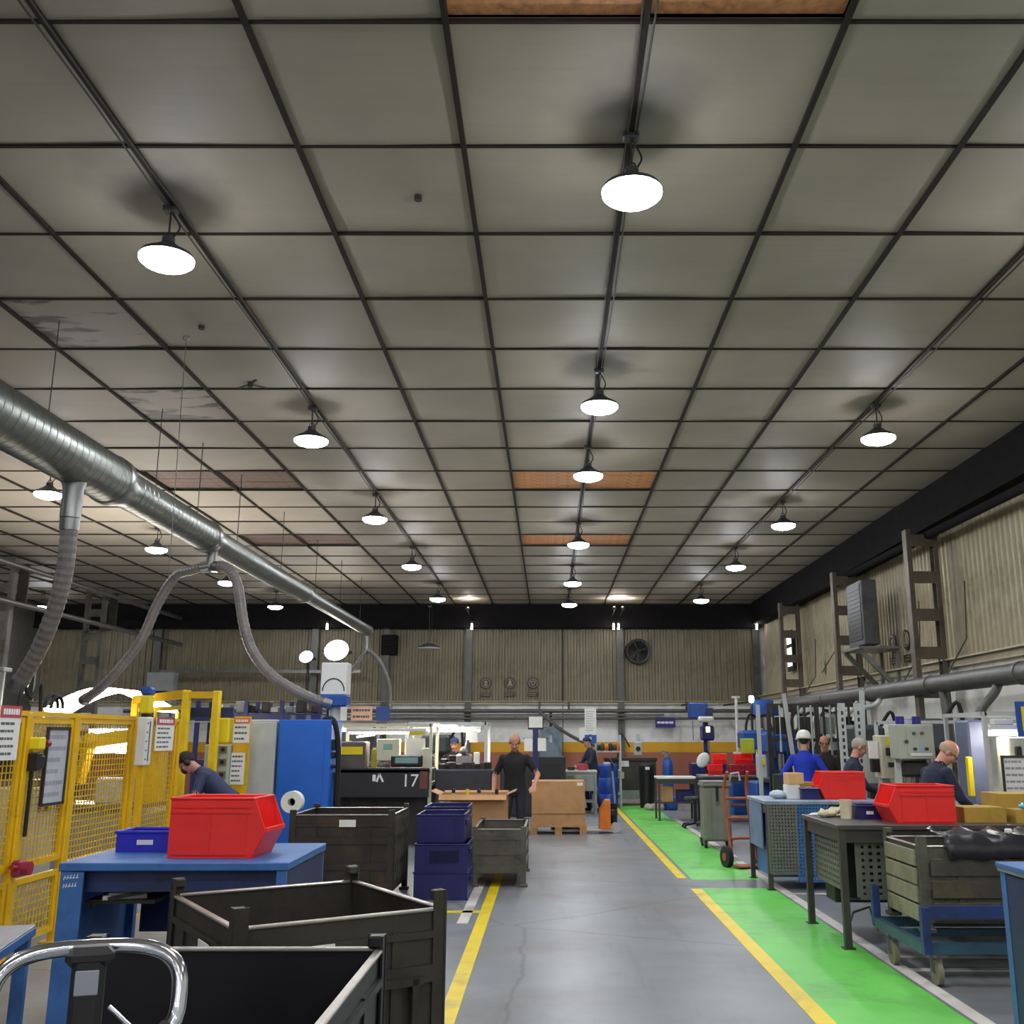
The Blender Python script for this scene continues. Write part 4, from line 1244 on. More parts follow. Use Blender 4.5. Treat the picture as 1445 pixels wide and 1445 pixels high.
for k, (x, c) in enumerate(((-.1, 'e6c51e'), (.05, 'c8a53c'), (.3, '3a3f46'), (-.3, 'b8b4a0'))):
    t = thing('bottle', ['yellow capped bottle standing up out of the open carton', 'amber bottle in the open carton right of the yellow capped one', 'dark bottle at the right end of the open carton', 'pale bottle at the left end of the open carton'][k], 'bottle', (-1.02 + x, 14.1 + .1 * (k % 2), .16))
    b = B(); b.lathe([(.05, 0), (.05, .58), (.02, .68), (.02, .74)], n=12); b.obj('bottle_body', mat('bottle' + c, c, .3), t, smooth=True)
    B().cyl((0, 0, .74), (0, 0, .79), .025, n=10).obj('cap', CLEARY if k == 0 else BLACK, t)
pallet('wooden pallet under the tall closed carton in the aisle', (.16, 18.4, 0), 0, 1.0, .8)
cc = carton('tall closed cardboard carton on a pallet in the aisle', (.16, 18.4, .145), 0, .93, .76, .74)
B().box((0, -.383, .2), (.94, .006, .012)).obj('carton_joint', mat('carton edge', '7f5f3f', .8), cc)
B().box((.38, -.381, .7), (.1, .004, .05)).obj('tape_end', PAPER, cc)
t = thing('hand_pallet_truck', 'orange hand pallet truck with its forks under the carton pallet', 'pallet truck', (1.03, 18.4, 0))
for s in (-1, 1):
    B().box((-.55, s * .18, .055), (.9, .14, .045), bev=.01).obj('fork', LTGRY, t)
b = B(); b.prism([(-.14, .08), (.05, .08), (.05, .56), (-.03, .56), (-.14, .38)], .42).box((-.05, 0, .09), (.2, .46, .05)); b.obj('orange_body', ORANGE, t)
b = B(); b.cyl((.12, 0, .1), (.12, 0, .5), .06, n=12); b.box((.1, 0, .34), (.16, .14, .12), bev=.02); b.obj('pump', BLACK, t, smooth=False)
for s in (-1, 1):
    b = B(); b.cyl((.14, s * .07 - .03, .09), (.14, s * .07 + .03, .09), .09, n=16); b.obj('steer_wheel', LTGRY, t, smooth=True)
b = B(); b.bar((.15, 0, .45), (.1, 0, 1.08), .035); b.obj('tiller_shaft', STEEL, t)
b = B(); b.tube([(.1, -.14, 1.18), (.1, -.12, 1.1), (.1, 0, 1.06), (.1, .12, 1.1), (.1, .14, 1.18), (.06, .1, 1.28), (.06, -.1, 1.28)], .018, 8, closed=True); b.obj('handle_loop', BLACK, t, smooth=True)
# ------------------------------------------------------------------ right foreground: tables, bins, trolley
TOPD = mat('dark scuffed bench top', '4f4a47', .4, metal=.3, var=.2, dirt='7a5f55', damt=.4)
PERF = mat('olive grey perforated steel', '6f6f66', .5, metal=.2)
LEGB = mat('dark brown leg enamel', '3d3835', .5)
t1 = table('dark topped workbench with perforated steel side carrying the nearer red bin', (3.55, 9.05, 0), 0, 2.4, 1.2, .95, TOPD, LEGB, .055, True)
perforated(-1.02, -.62, .38, .9, 6, 10, .012).obj('perforated_panel', PERF, t1, (0, -.5, 0))
perforated(-.4, .42, .42, .9, 12, 10, .012, M=RX90).obj('perforated_panel', PERF, t1, (-1.1, .1, 0))
B().box((-.8, .3, .55), (.5, .3, .62), bev=.01).obj('under_cabinet', DKSTEEL, t1)
B().box((.4, 0, .2), (1.4, .9, .03)).obj('shelf', DKSTEEL, t1)
b = B(); b.tube([(-1.0, .1, .28), (-.75, .1, .28), (-.72, .1, .22), (-.72, .1, .02)], .012, 6).tube([(-.95, .2, .0), (-.9, .15, .16), (-.75, .18, .2), (-.7, .2, .05)], .012, 6); b.obj('pedal_linkage', STEEL, t1)
open_bin('red open fronted plastic bin on the dark workbench, nearer one on the right', (3.10, 8.78, .95), PI, .55, .40, .30, RED)
tote('small dark blue plastic tray left of the nearer right red bin', (2.80, 9.15, .95), 0, .22, .24, .11, DKBLUE, True, 'plastic_tray', ribs=False)
def glove(label, loc, m, rz=0):
    t = thing('work_glove', label, 'glove', loc, rz)
    b = B(); b.ball((0, 0, .022), (.055, .048, .022), 12, 8).ball((-.06, 0, .022), (.045, .036, .022), 10, 7); b.obj('palm', m, t, smooth=True)
    for k in range(4):
        B().tube(bez([(.03, -.035 + .023 * k, .03), (.08, -.04 + .026 * k, .045), (.11, -.04 + .026 * k, .02)], 4), .011, 7).obj('finger', m, t, smooth=True)
    B().tube(bez([(-.02, .045, .03), (.02, .085, .035), (.05, .09, .02)], 4), .012, 7).obj('finger', m, t, smooth=True)
    return t
CREAMG = mat('cream cotton', 'd8cfae', .85)
glove('cream cotton glove bunched on the dark workbench, left of the pair', (2.52, 9.3, .95), CREAMG, .6).scale = (1.3, 1.3, 1.5)
glove('cream cotton glove bunched on the dark workbench, right of the pair', (2.76, 9.42, .95), CREAMG, 1.9).scale = (1.3, 1.3, 1.5)
b = B(); b.lathe([(.05, 0), (.055, .16), (.05, .16), (.045, .02)], n=14)
tag(b.obj('plastic_cup', CREAMG, None, (2.62, 9.12, .95), smooth=True), 'cream cup standing between gloves and blue tray on the dark workbench', 'cup')
b = B()
for k in range(4):
    b.box((.03 * k, .02 * k, .003 + .004 * k), (.3, .2, .003), rz=.3 * k - .4)
tag(b.obj('papers', PAPER, None, (2.55, 9.52, .951)), 'loose white papers at the back left corner of the dark workbench', 'paper')
YC = mat('yellowish cardboard', 'b9963e', .8, dirt='8f6f2c', damt=.3)
carton('low yellowish cardboard box right of the nearer red bin on the dark workbench', (3.66, 8.85, .95), .05, .36, .3, .115, False, YC, False)
carton('larger yellowish cardboard box at the right edge behind the low one', (4.3, 9.35, .95), 0, .6, .4, .2, False, YC, False)
carton('small yellowish cardboard box under the light blue glove at the right edge', (4.05, 8.75, .95), 0, .3, .22, .1, False, YC, False)
glove('light blue rubber glove lying on a small box at the right edge', (4.05, 8.72, 1.06), LBLUE, .4)
stage = stillage('worn steel stillage with slatted end standing on a blue trolley at right', (3.26, 7.88, .30), 0, 1.2, .76, .58, GRYST, GRYST, 1, .07, .06)
SLAT = mat('weathered slats', '8d8670', .7, var=.25, scale=10, dirt='4f4636', damt=.4)
for k in range(4):
    B().box((-.61, 0, .12 + k * .125), (.02, .66, .11), bev=.004).obj('end_slat', SLAT, stage)
for k in range(3):
    B().box((0, -.395, .14 + k * .15), (1.06, .014, .12), bev=.004).obj('front_slat', mat('dark brown panel', '4a4438', .55, var=.25, dirt='6a6040', damt=.4), stage)
B().box((-.09, -.405, .17), (.05, .01, .04)).obj('lug', STEEL, stage)
t = thing('black_sheet', 'crumpled black plastic sheet draped over the front rim of the slatted stillage', 'sheet', (3.35, 7.47, .93))
vs_, fs = [], []
rnd = random.Random(5)
nu, nv = 22, 10
for j in range(nv):
    for i in range(nu):
        u = i / (nu - 1) - .5
        q = j / (nv - 1)
        y = .46 - q * .5 if q < .9 else .01 - (q - .9) * .2
        z = .012 + .025 * math.sin(i * 1.3 + j) * (1 - q) + rnd.uniform(-.012, .012) - max(0, q - .82) * .9
        vs_.append((u * 1.0 + rnd.uniform(-.01, .01), min(y, .46) - .02, z + .02))
b = B(); b.add(vs_, [(j * nu + i, (j + 1) * nu + i, (j + 1) * nu + i + 1, j * nu + i + 1) for j in range(nv - 1) for i in range(nu - 1)])
o = b.obj('sheet_body', mat('black polythene', '26242a', .3, var=.2), t, smooth=True)
o.modifiers.new('thickness', 'SOLIDIFY').thickness = .004
B().box((-.02, .06, .055), (.05, .04, .035), rz=.5, bev=.008).obj('crumpled_paper', PAPER, t)
t = thing('trolley', 'blue steel trolley on rubber casters under the slatted stillage', 'trolley', (3.2, 7.8, 0))
TNAVY = mat('dark navy trolley paint', '28407c', .5, dirt='1e2a4a')
TB = mat('teal blue trolley paint', '35586a', .45, dirt='27364a', damt=.4)
b = B()
for sy in (-.52, .5):
    b.box((0, sy, .24), (1.3, .05, .07))
for sx in (-.63, .63):
    b.box((sx, 0, .24), (.05, 1.05, .07))
b.box((0, 0, .25), (1.25, .05, .05)); b.obj('frame', TB, t)
for sx in (-.63, .63):
    B().box((sx, -.56, .36), (.055, .055, .3)).obj('upright', TNAVY, t)
    B().box((sx, .5, .36), (.055, .055, .3)).obj('upright', TNAVY, t)
B().box((0, -.56, .48), (1.2, .04, .08)).obj('front_rail', TNAVY, t)
for x, y in ((-.63, .14), (-.55, -.5), (.6, .45), (.6, -.5)):
    caster(t, (x, y, .205), .085, wm=mat('worn grey wheel', '7a7560', .6))
t3 = table('dark blue steel workbench cut off by the right edge of the picture', (3.12, 5.45, 0), 0, 1.16, .98, .95, mat('worn grey blue top', '7f8894', .35, dirt='5a6068'), BLUE, .06, True)
B().box((-.555, 0, .5), (.02, .9, .8)).obj('end_panel', NAVY, t3)
B().box((0, -.40, .55), (1.0, .02, .6)).obj('front_panel', NAVY, t3)
B().box((0, 0, .945), (1.17, .99, .03), bev=.004).obj('top_edge', BLUE, t3)

# second row on the right: blue bench
t2 = table('blue workbench with perforated front carrying the farther red bin', (3.09, 12.1, 0), 0, 1.34, 1.05, .95, mat('pale blue grey top', '8d9fb4', .35, dirt='6b7888'), LEGB, .05, True)
perforated(-.64, -.33, .18, .92, 9, 20, .012).obj('perforated_panel', PERF, t2, (0, -.515, 0))
perforated(-.32, .03, .1, .92, 10, 22, .012).obj('perforated_panel', BLUE, t2, (0, -.51, 0), label='blue perforated front panel')
B().box((-.655, .1, .66), (.014, .7, .5)).obj('end_panel', mat('slate blue panel', '6d86a8', .45, dirt='56698a'), t2)
B().box((-.2, 0, .5), (.8, .8, .75)).obj('under_cabinet', BLUE, t2)
B().box((.35, -.45, .5), (.6, .02, .7)).obj('front_panel', NAVY, t2)
open_bin('red open fronted plastic bin on the blue workbench, farther one on the right', (3.38, 12.05, .95), PI, .53, .40, .30, RED)
tote('dark blue plastic tray left of the farther red bin', (3.0, 11.95, .95), 0, .2, .24, .12, DKBLUE, False, 'plastic_tray', ribs=False)
tag(B().box((0, 0, .08), (.15, .2, .16), bev=.006).obj('white_carton', PAPER, None, (2.83, 12.02, .95)), 'small white carton under the beige one on the blue workbench', 'box')
tag(B().box((0, 0, .065), (.18, .2, .13), rz=.1, bev=.006).box((.0, -.1, .065), (.1, .006, .07), rz=.1).obj('beige_carton', mat('beige carton', 'd8ae78', .7), None, (2.86, 12.02, 1.112)), 'small beige carton stacked on the white one on the blue workbench', 'box')
carton('flat yellowish carton behind the dark blue tray on the blue workbench', (3.02, 12.3, .95), 0, .24, .2, .17, False, YC, False)
b = B(); b.ball((0, 0, .05), (.1, .08, .05), 10, 6).ball((.1, .03, .035), (.07, .06, .035), 9, 6)
tag(b.obj('plastic_bag', mat('milky plastic', 'b9c4d2', .3), None, (2.66, 12.0, .95), smooth=True), 'milky plastic bag at the left end of the blue workbench', 'bag')

# cart, hand truck, stool, gas cylinder
t = thing('tool_cart', 'tall grey upright cart on two rear wheels beside the green walkway', 'cart', (2.58, 16.05, 0))
CG = mat('warm grey plastic', '77766f', .5)
b = B(); b.box((0, 0, .5), (.42, .44, .8), bev=.03).box((0, 0, .93), (.46, .48, .06), bev=.02).box((0, 0, .97), (.44, .46, .03), bev=.015); b.obj('cart_body', CG, t)
for sx in (-.14, .12):
    B().box((sx, -.222, .5), (.09, .014, .7), bev=.005).obj('front_rib', CG, t)
B().box((0, -.228, .78), (.04, .02, .26)).obj('latch_slot', BLACK, t)
B().box((.0, -.24, .66), (.03, .012, .06), bev=.004).obj('latch', STEEL, t)
B().tube([(.2, -.25, 1.0), (.2, -.33, 1.1), (.32, -.33, 1.12), (.34, -.33, 1.0)], .016, 8).obj('cart_handle', LTGRY, t)
for sx in (-.19, .19):
    for sy in (-.18, .16):
        caster(t, (sx, sy, .12), .055)
t = thing('sack_truck', 'rust red sack truck leaning beside the blue workbench', 'hand truck', (2.55, 13.6, 0), .3)
RT = mat('rusty red tube', 'a4502c', .5, dirt='5a2c1c', damt=.4)
for s in (-1, 1):
    B().tube(bez([(s * .17, .02, .1), (s * .17, .12, .5), (s * .17, .2, .95), (s * .15, .12, 1.2)], 6), .022, 8).obj('rail', RT, t, smooth=True)
    b = B(); b.cyl((s * .23 - .035, .06, .13), (s * .23 + .035, .06, .13), .13, n=18); b.obj('wheel', RUB, t, smooth=True)
    b = B(); b.cyl((s * .23 - .04, .06, .13), (s * .23 + .04, .06, .13), .05, n=12); b.obj('wheel_hub', RT, t, smooth=True)
for z, y in ((.35, .08), (.6, .13), (.85, .18)):
    B().tube([(-.17, y, z), (0, y + .03, z), (.17, y, z)], .018, 8).obj('cross_bar', RT, t)
B().box((0, -.1, .03), (.4, .25, .015)).obj('toe_plate', RT, t)
t = thing('stool', 'dark swivel work stool with a star base left of the grey cart', 'stool', (2.72, 19.3, 0))
for k in range(5):
    a = k * 2 * PI / 5
    b = B(); b.bar((0, 0, .09), (.26 * math.cos(a), .26 * math.sin(a), .06), .04, .03).ball((.26 * math.cos(a), .26 * math.sin(a), .025), .025, 8, 6); b.obj('base_leg', BLACK, t)
B().cyl((0, 0, .08), (0, 0, .5), .025, n=10).obj('gas_lift', BLACK, t)
b = B(); b.lathe([(.02, .48), (.18, .5), (.2, .53), (.19, .56), (0, .57)], n=20); b.obj('seat', BLACK, t, smooth=True)
b = B(); b.box((.14, .16, .8), (.2, .04, .22), bev=.02, rz=-.6); b.bar((.05, .06, .5), (.14, .17, .8), .03, .015); b.obj('backrest', BLACK, t)
t = thing('gas_cylinder', 'tall blue gas cylinder standing at the far end of the green walkway', 'gas cylinder', (2.78, 24.0, 0))
b = B(); b.lathe([(.11, 0), (.125, .02), (.125, 1.0), (.11, 1.1), (.06, 1.18), (.04, 1.2), (0, 1.2)], n=20); b.obj('cylinder_body', MBLUE, t, smooth=True)
b = B(); b.cyl((0, 0, 1.2), (0, 0, 1.32), .03, n=10).cyl((-.1, -.02, 1.27), (.06, -.02, 1.27), .02, n=8).cyl((-.1, -.08, 1.3), (-.1, -.02, 1.3), .05, n=12).cyl((-.04, -.08, 1.22), (-.04, -.02, 1.22), .045, n=12); b.obj('regulator', STEEL, t)
B().box((.09, -.1, .16), (.2, .2, .3), bev=.03).obj('blue_base', MBLUE, t)
b = B()
for k in range(6):
    b.ball((rnd.uniform(-.16, .16), rnd.uniform(-.1, .1), .06), (.1, .09, rnd.uniform(.05, .1)), 8, 6)
tag(b.obj('rag_heap', mat('pale rags', 'a39a90', .9), None, (2.45, 23.9, 0)), 'heap of pale rags on the floor at the foot of the blue gas cylinder', 'rags')

# ------------------------------------------------------------------ right: machines along the wall
def machine_frame(t, w, d, h, m=LTGRY, r=.04):
    for sx in (-1, 1):
        for sy in (-1, 1):
            B().box((sx * w / 2, sy * d / 2, h / 2), (r, r, h)).obj('frame_post', m, t)
    for z in (h - r / 2, h * .5):
        b = B()
        for s in (-1, 1):
            b.box((0, s * d / 2, z), (w, r, r)).box((s * w / 2, 0, z), (r, d, r))
        b.obj('frame_rail', m, t)
t = thing('assembly_station', 'bright aluminium framed assembly station with lamp at the right edge', 'machine', (5.0, 10.75, 0))
machine_frame(t, 1.2, 1.0, 1.9)
B().box((0, 0, .85), (1.2, 1.0, .06), bev=.008).obj('station_top', STEEL, t)
B().box((0, .1, .4), (1.1, .8, .78)).obj('station_base', GRYEN, t)
b = B(); b.box((-.34, -.3, 1.74), (.34, .22, .06), bev=.015).box((-.34, -.3, 1.8), (.2, .12, .06), bev=.01); o = b.obj('lamp_shade', WHITE, t)
B().box((-.34, -.3, 1.69), (.3, .18, .05)).obj('lamp_tube', LAMPC, o)
B().box((-.12, -.25, 1.36), (.42, .3, .58), bev=.012).obj('cream_press_head', CREAM, t)
b = B(); b.box((-.25, -.42, 1.48), (.06, .05, .16), bev=.01).box((-.04, -.42, 1.36), (.13, .06, .18), bev=.01).box((-.28, -.42, 1.3), (.05, .05, .06)); b.obj('control_block', BLACK, t)
b = B(); b.box((-.16, -.35, 1.02), (.24, .24, .22), bev=.03).cyl((-.28, -.4, .88), (-.28, -.4, 1.0), .05, n=10).cyl((-.05, -.45, .88), (-.03, -.4, 1.05), .04, n=10); b.obj('tooling', BLACK, t)
b = B(); b.cyl((-.42, -.45, .88), (-.42, -.45, .98), .045, n=12).cyl((-.42, -.45, .98), (-.42, -.45, 1.06), .035, n=12); b.obj('chrome_gauge', CHROME, t, smooth=True)
b = B(); b.box((-.46, .2, 1.35), (.2, .35, .95), bev=.02); b.obj('blue_grey_column', mat('slate column', '6b7390', .45), t)
b = B(); b.box((-.63, -.1, 1.25), (.06, .05, .4), bev=.01); b.obj('light_curtain', CLEARY, t)
b = B(); b.box((.08, -.45, 1.08), (.06, .06, .44)); b.obj('yellow_guard_post', YEL, t)
sign_board('document_board', 'white framed document sheet at the right edge above the boxes', (4.64, 10.15, 1.25), -.1, .28, .42, n=6, seed=21, frame=DKSTEEL, cat='document', ink=mat('faint print', '9a9aa8'))
B().box((-.27, -.5, .98), (.03, .03, .26)).obj('board_stand', DKSTEEL, t)
for k in range(5):
    B().cyl((.3, -.2 + .08 * k, .88), (.3, -.2 + .08 * k, 1.86), .02, n=8).obj('air_line', LTGRY, t)
sign_board('bay_sign', 'blue sign with yellow panel cut off at the right edge', (4.85, 10.2, 1.83), 0, .3, .34, n=0, board=mat('bay sign blue', '1f4fa4', .5))
tag(B().box((0, 0, 0), (.16, .012, .24)).obj('sign_panel', CLEARY, None, (4.835, 10.19, 1.83)), 'yellow panel on the blue sign at the right edge', 'sign')
t = thing('rail_frame', 'long aluminium rail with black clamps spanning the right machines', 'rail', (5.2, 13.05, 0))
b = B(); b.bar((-1.0, 0, 1.83), (1.1, 0, 1.85), .04); b.obj('rail', LTGRY, t)
for sx, y in ((-1.0, 0), (1.1, 0)):
    B().bar((sx, y, 0), (sx, y, 1.84), .04).obj('rail_post', LTGRY, t)
for sx in (.35, .72):
    B().box((sx, 0, 1.85), (.06, .07, .06), bev=.01).obj('clamp', BLACK, t)
t = thing('control_box', 'grey green control box with coloured push buttons on a post', 'control box', (4.06, 11.55, 0))
B().box((.05, 0, 1.6), (.42, .26, .38), bev=.008).obj('box_body', GREENGRY, t)
B().box((.1, -.134, 1.61), (.3, .012, .32), bev=.003).obj('box_door', GREENGRY, t)
for x, z, m in ((.03, 1.69, mat('green button', '2f4a38', .4)), (.12, 1.69, mat('red button', '7a3a34', .4)), (-.06, 1.6, BLACK), (.03, 1.52, BLACK), (.16, 1.52, BLACK)):
    b = B(); b.cyl((x, -.14, z), (x, -.17, z), .018, n=12); b.obj('push_button', m, t, smooth=True)
B().box((.105, -.143, 1.53), (.04, .006, .07)).obj('blue_label', mat('pale blue label', '8fb0d8', .5), t)
B().box((.1, -.143, 1.46), (.24, .006, .03)).obj('white_strip', WHITE, t)
B().box((-.1, .08, .8), (.06, .06, 1.6)).obj('post', LTGRY, t)
b = B(); b.box((.08, .1, 1.3), (.3, .2, .18), bev=.03); b.obj('dark_motor', DKSTEEL, t)
for k in range(4):
    B().cyl((-.05 + .09 * k, .1, .9), (-.02 + .09 * k, .1, 1.25), .02, n=8).obj('column_rod', STEEL, t)
B().box((.13, .15, .45), (.5, .5, .9), bev=.02).obj('machine_base', GRYEN, t)
for sx in (-.05, .14):
    b = B(); b.cyl((sx, .05, 1.79), (sx, .05, 1.88), .05, n=12); b.obj('blue_cap', mat('violet blue cap', '2c2480', .4), t, smooth=True)
t = thing('label_cabinet', 'narrow cream cabinet with yellow warning label left of the control box', 'cabinet', (4.04, 12.3, 0))
B().box((0, 0, 1.42), (.17, .3, .5), bev=.008).obj('cabinet_body', CREAM, t)
B().box((.02, -.155, 1.6), (.1, .006, .09)).obj('yellow_label', CLEARY, t)
b = B(); b.box((.0, -.16, 1.48), (.07, .02, .09)).box((.02, -.16, 1.33), (.07, .02, .05)); b.obj('print_slot', DKSTEEL, t)
B().box((-.14, -.02, 1.5), (.1, .06, .2)).obj('paper_pack', PAPER, t)
B().box((-.13, -.02, 1.32), (.1, .1, .16), bev=.01).obj('dark_meter', BLACK, t)
B().box((0, .05, .58), (.1, .1, 1.16)).obj('post', LTGRY, t)
B().box((0, .05, .015), (.3, .3, .03)).obj('foot_plate', LTGRY, t)
for x, y, s in ((3.42, 13.75, 'left'), (3.64, 13.75, 'right')):
    t = thing('white_standard', 'tall white slotted standard behind the grey haired man, %s of two' % s, 'post', (x + .55, y, 0))
    b = B(); b.box((0, 0, 1.05), (.09, .06, 2.1)); b.obj('standard', LTGRY, t)
    for k in range(9):
        B().box((0, -.032, 1.25 + k * .09), (.03, .004, .05)).obj('slot', DKSTEEL, t)
    B().box((0, 0, .01), (.25, .25, .02)).obj('foot_plate', LTGRY, t)
for x, y, z, tx, s in ((4.1, 16.6, 2.35, .12, 'behind the white helmet'), (3.63, 17.6, 2.2, .0, 'left of the white helmet'), (4.4, 14.5, 2.3, -.05, 'behind the man with glasses')):
    t = thing('guide_pole', 'pale slanted pole of a press, %s' % s, 'post', (x, y, 0))
    B().bar((0, 0, 0), (-tx * 2, 0, z), .06).obj('pole', LTGRY, t)
    B().box((0, 0, .02), (.3, .3, .04)).obj('foot_plate', DKSTEEL, t)
def press(label, loc, h, m=MBLUE, w=.9, k=0):
    t = thing('press_machine', label, 'machine', loc)
    B().box((0, .1, .42), (w, .8, .84), bev=.03).obj('machine_base', m, t)
    B().box((w * .1, .25, h * .62), (w * .55, .45, h * .76), bev=.04).obj('press_column', m, t)
    b = B(); b.box((0, -.1, h * .88), (w * .6, .55, h * .22), bev=.05); b.obj('press_head', m, t)
    b = B(); b.cyl((0, -.25, h * .5), (0, -.25, h * .8), .06, n=12); b.obj('ram', CHROME, t, smooth=True)
    B().box((0, -.25, .88), (w * .8, .5, .08), bev=.01).obj('bolster', STEEL, t)
    B().box((-w * .36, -.2, 1.12), (.18, .16, .42), bev=.02).obj('control_pod', [LTGRY, CREAM, GRYEN][k % 3], t)
    B().box((-w * .36, -.29, 1.2), (.1, .02, .1)).obj('pod_label', CLEARY, t)
    b = B()
    for q in range(4):
        b.cyl((-.2 + .12 * q, -.3, .92), (-.2 + .12 * q, -.3, .92 + .07 + .04 * (q % 3)), .04, n=10)
    b.obj('tooling', [BLACK, DKSTEEL, BRNST][k % 3], t)
    b = B(); b.tube(bez([(w * .3, 0, h * .95), (w * .55, -.1, h * 1.1), (w * .6, -.1, h * .6), (w * .5, -.1, .4)], 6), .03, 7); b.obj('cable', RUB, t, smooth=True)
    return t
press('blue press behind the farther red bin, left of the white helmeted man', (4.3, 19.2, 0), 1.75, MBLUE, 1.0, 0)
press('dark press behind the two talking men', (5.2, 16.9, 0), 1.85, mat('dark green grey enamel', '3c4644', .5), .9, 1)
press('dark grey press behind the grey haired man', (5.1, 13.9, 0), 1.9, mat('dark grey enamel', '4a4c50', .5), .9, 2)
press('far blue press near the right end of the yellow band', (4.6, 22.8, 0), 1.8, MBLUE, 1.2, 0)
press('blue grey press at the right wall behind the bald man', (5.95, 12.2, 0), 1.9, GRYEN, .7, 1)
t = thing('pale_screen', 'pale green grey splash screen standing behind the man with glasses', 'screen', (4.75, 14.75, 0))
B().box((0, 0, 1.3), (.42, .03, .6), bev=.005).obj('screen_plate', GREENGRY, t)
for s in (-.17, .17):
    B().box((s, 0, .5), (.03, .03, 1.0)).obj('screen_leg', STEEL, t)
B().box((-.1, -.018, 1.32), (.06, .006, .06)).obj('red_label', REDPR, t)
# drill presses, jib heads and the red bins at the far right
t = thing('drill_press', 'dark blue bench drill with a small lamp at the right end of the yellow band', 'drill', (4.1, 26.5, 0))
B().box((0, 0, .5), (.9, .6, 1.0), bev=.02).obj('drill_bench', DKBLUE, t)
B().cyl((0, .1, 1.0), (0, .1, 2.2), .07, n=12).obj('column', DKBLUE, t)
B().box((0, -.1, 1.75), (.3, .55, .38), bev=.04).obj('drill_head', DKBLUE, t)
B().cyl((0, -.28, 1.3), (0, -.28, 1.6), .03, n=10).obj('chuck', STEEL, t)
B().box((-.05, -.3, 2.1), (.4, .2, .14), bev=.04, rz=.3).obj('belt_cover', WHITE, t)
B().box((-.02, -.4, 1.84), (.1, .03, .14)).obj('lamp_lens', mat('small yellow lamp', 'f5e08a', .4, emit=3), t)
for x, y, s in ((4.05, 27.6, 'left'), (5.35, 25.4, 'right')):
    t = thing('hoist_box', 'blue hoist box hung from a beam near the end wall, %s of two' % s, 'hoist', (x, y, 2.35))
    B().box((0, 0, 0), (.5, .4, .42), bev=.03).obj('hoist_body', MBLUE, t)
    b = B(); b.box((.28, -.1, -.05), (.2, .3, .26), bev=.03); b.obj('motor', NAVY, t)
    B().bar((0, 0, .2), (0, 30.9 - y, .25), .05).obj('jib_arm', DKSTEEL, t)
    B().cyl((-.15, -.05, -.2), (-.15, -.05, -.8), .012, n=6).obj('hoist_cable', STEEL, t)
tag(B().cyl((0, 0, -1.9), (0, 0, .72), .035, n=10).box((0, 0, .7), (.2, .05, .05)).cyl((0, 0, -1.9), (0, 0, -1.86), .15, n=12).obj('white_pole', WHITE, None, (4.55, 24.6, 1.9)), 'slim white pole with a short cross top by the far blue press', 'post')
t = thing('pole_lamp', 'small bright bulb on a dark pole near the far right corner', 'lamp', (4.98, 24.9, 0))
B().cyl((0, 0, 0), (0, 0, 2.5), .03, n=8).box((0, 0, .015), (.3, .3, .03)).obj('pole', DKSTEEL, t)
B().box((0, -.04, 2.56), (.11, .11, .17), bev=.03).obj('bulb', LAMPC, t)
far = table('long dark workbench at the far right carrying red picking bins', (4.0, 20.9, 0), 0, 1.9, .8, .9, STEEL, LEGB, .06, True, .3)
for k, (x, z, L, y) in enumerate(((-.62, .9, .38, 20.9), (-.2, .9, .34, 20.85), (.1, .9, .34, 20.85), (.5, .9, .44, 20.95), (.0, 1.10, .52, 21.1), (-.5, 1.12, .3, 21.1))):
    if z > 1:
        z = .9 + .205
    open_bin('red picking bin on the far right bench, ' + ['leftmost on the bench', 'second from left, low', 'third from left, low', 'rightmost with long side', 'stacked on top at the right', 'stacked on top at the left'][k],
             (4.0 + x, y, z), -PI / 2, .3, .27 if L < .4 else .36, .2, RED if k not in (1, 2) else mat('dark red polypropylene', 'a31f34', .4), 'red picking bins on the far right bench')
tag(B().box((0, 0, 0), (.26, .2, .3), bev=.01).obj('yellow_green_box', mat('yellow green plastic', 'b4c22c', .5), None, (4.12, 21.2, 1.47)), 'yellow green box on top of the red bins at the far right', 'box')
t = thing('white_hood', 'white oval task lamp hood at the left of the red bins', 'task lamp', (3.1, 20.6, 1.0))
b = B(); b.ball((0, 0, .2), (.12, .05, .16), 12, 8, Matrix.Rotation(.6, 3, 'Y')); b.obj('hood', WHITE, t, smooth=True)
B().bar((0, .02, .15), (.1, .1, -.06), .03).obj('lamp_arm', BLACK, t)
tb4 = table('small white topped table with crates below, left of the red bins', (2.6, 21.2, 0), 0, .8, .7, .86, WHITE, LEGB, .04, True, .35)
carton('small brown cardboard carton on the shelf under the white topped table', (2.42, 21.1, .366), 0, .2, .25, .3)
tote('dark blue crate beside the carton under the white topped table', (2.76, 21.1, .366), 0, .3, .3, .22, DKBLUE, False, 'storage_crate')
t = thing('crank_handle', 'bent white handle standing up at the right end of the red bins', 'handle', (4.6, 20.62, .9))
B().tube([(-.2, 0, .28), (-.05, 0, .28), (.0, 0, .22), (.08, 0, .02), (.16, 0, .015)], .022, 8).obj('handle_tube', WHITE, t, smooth=True)

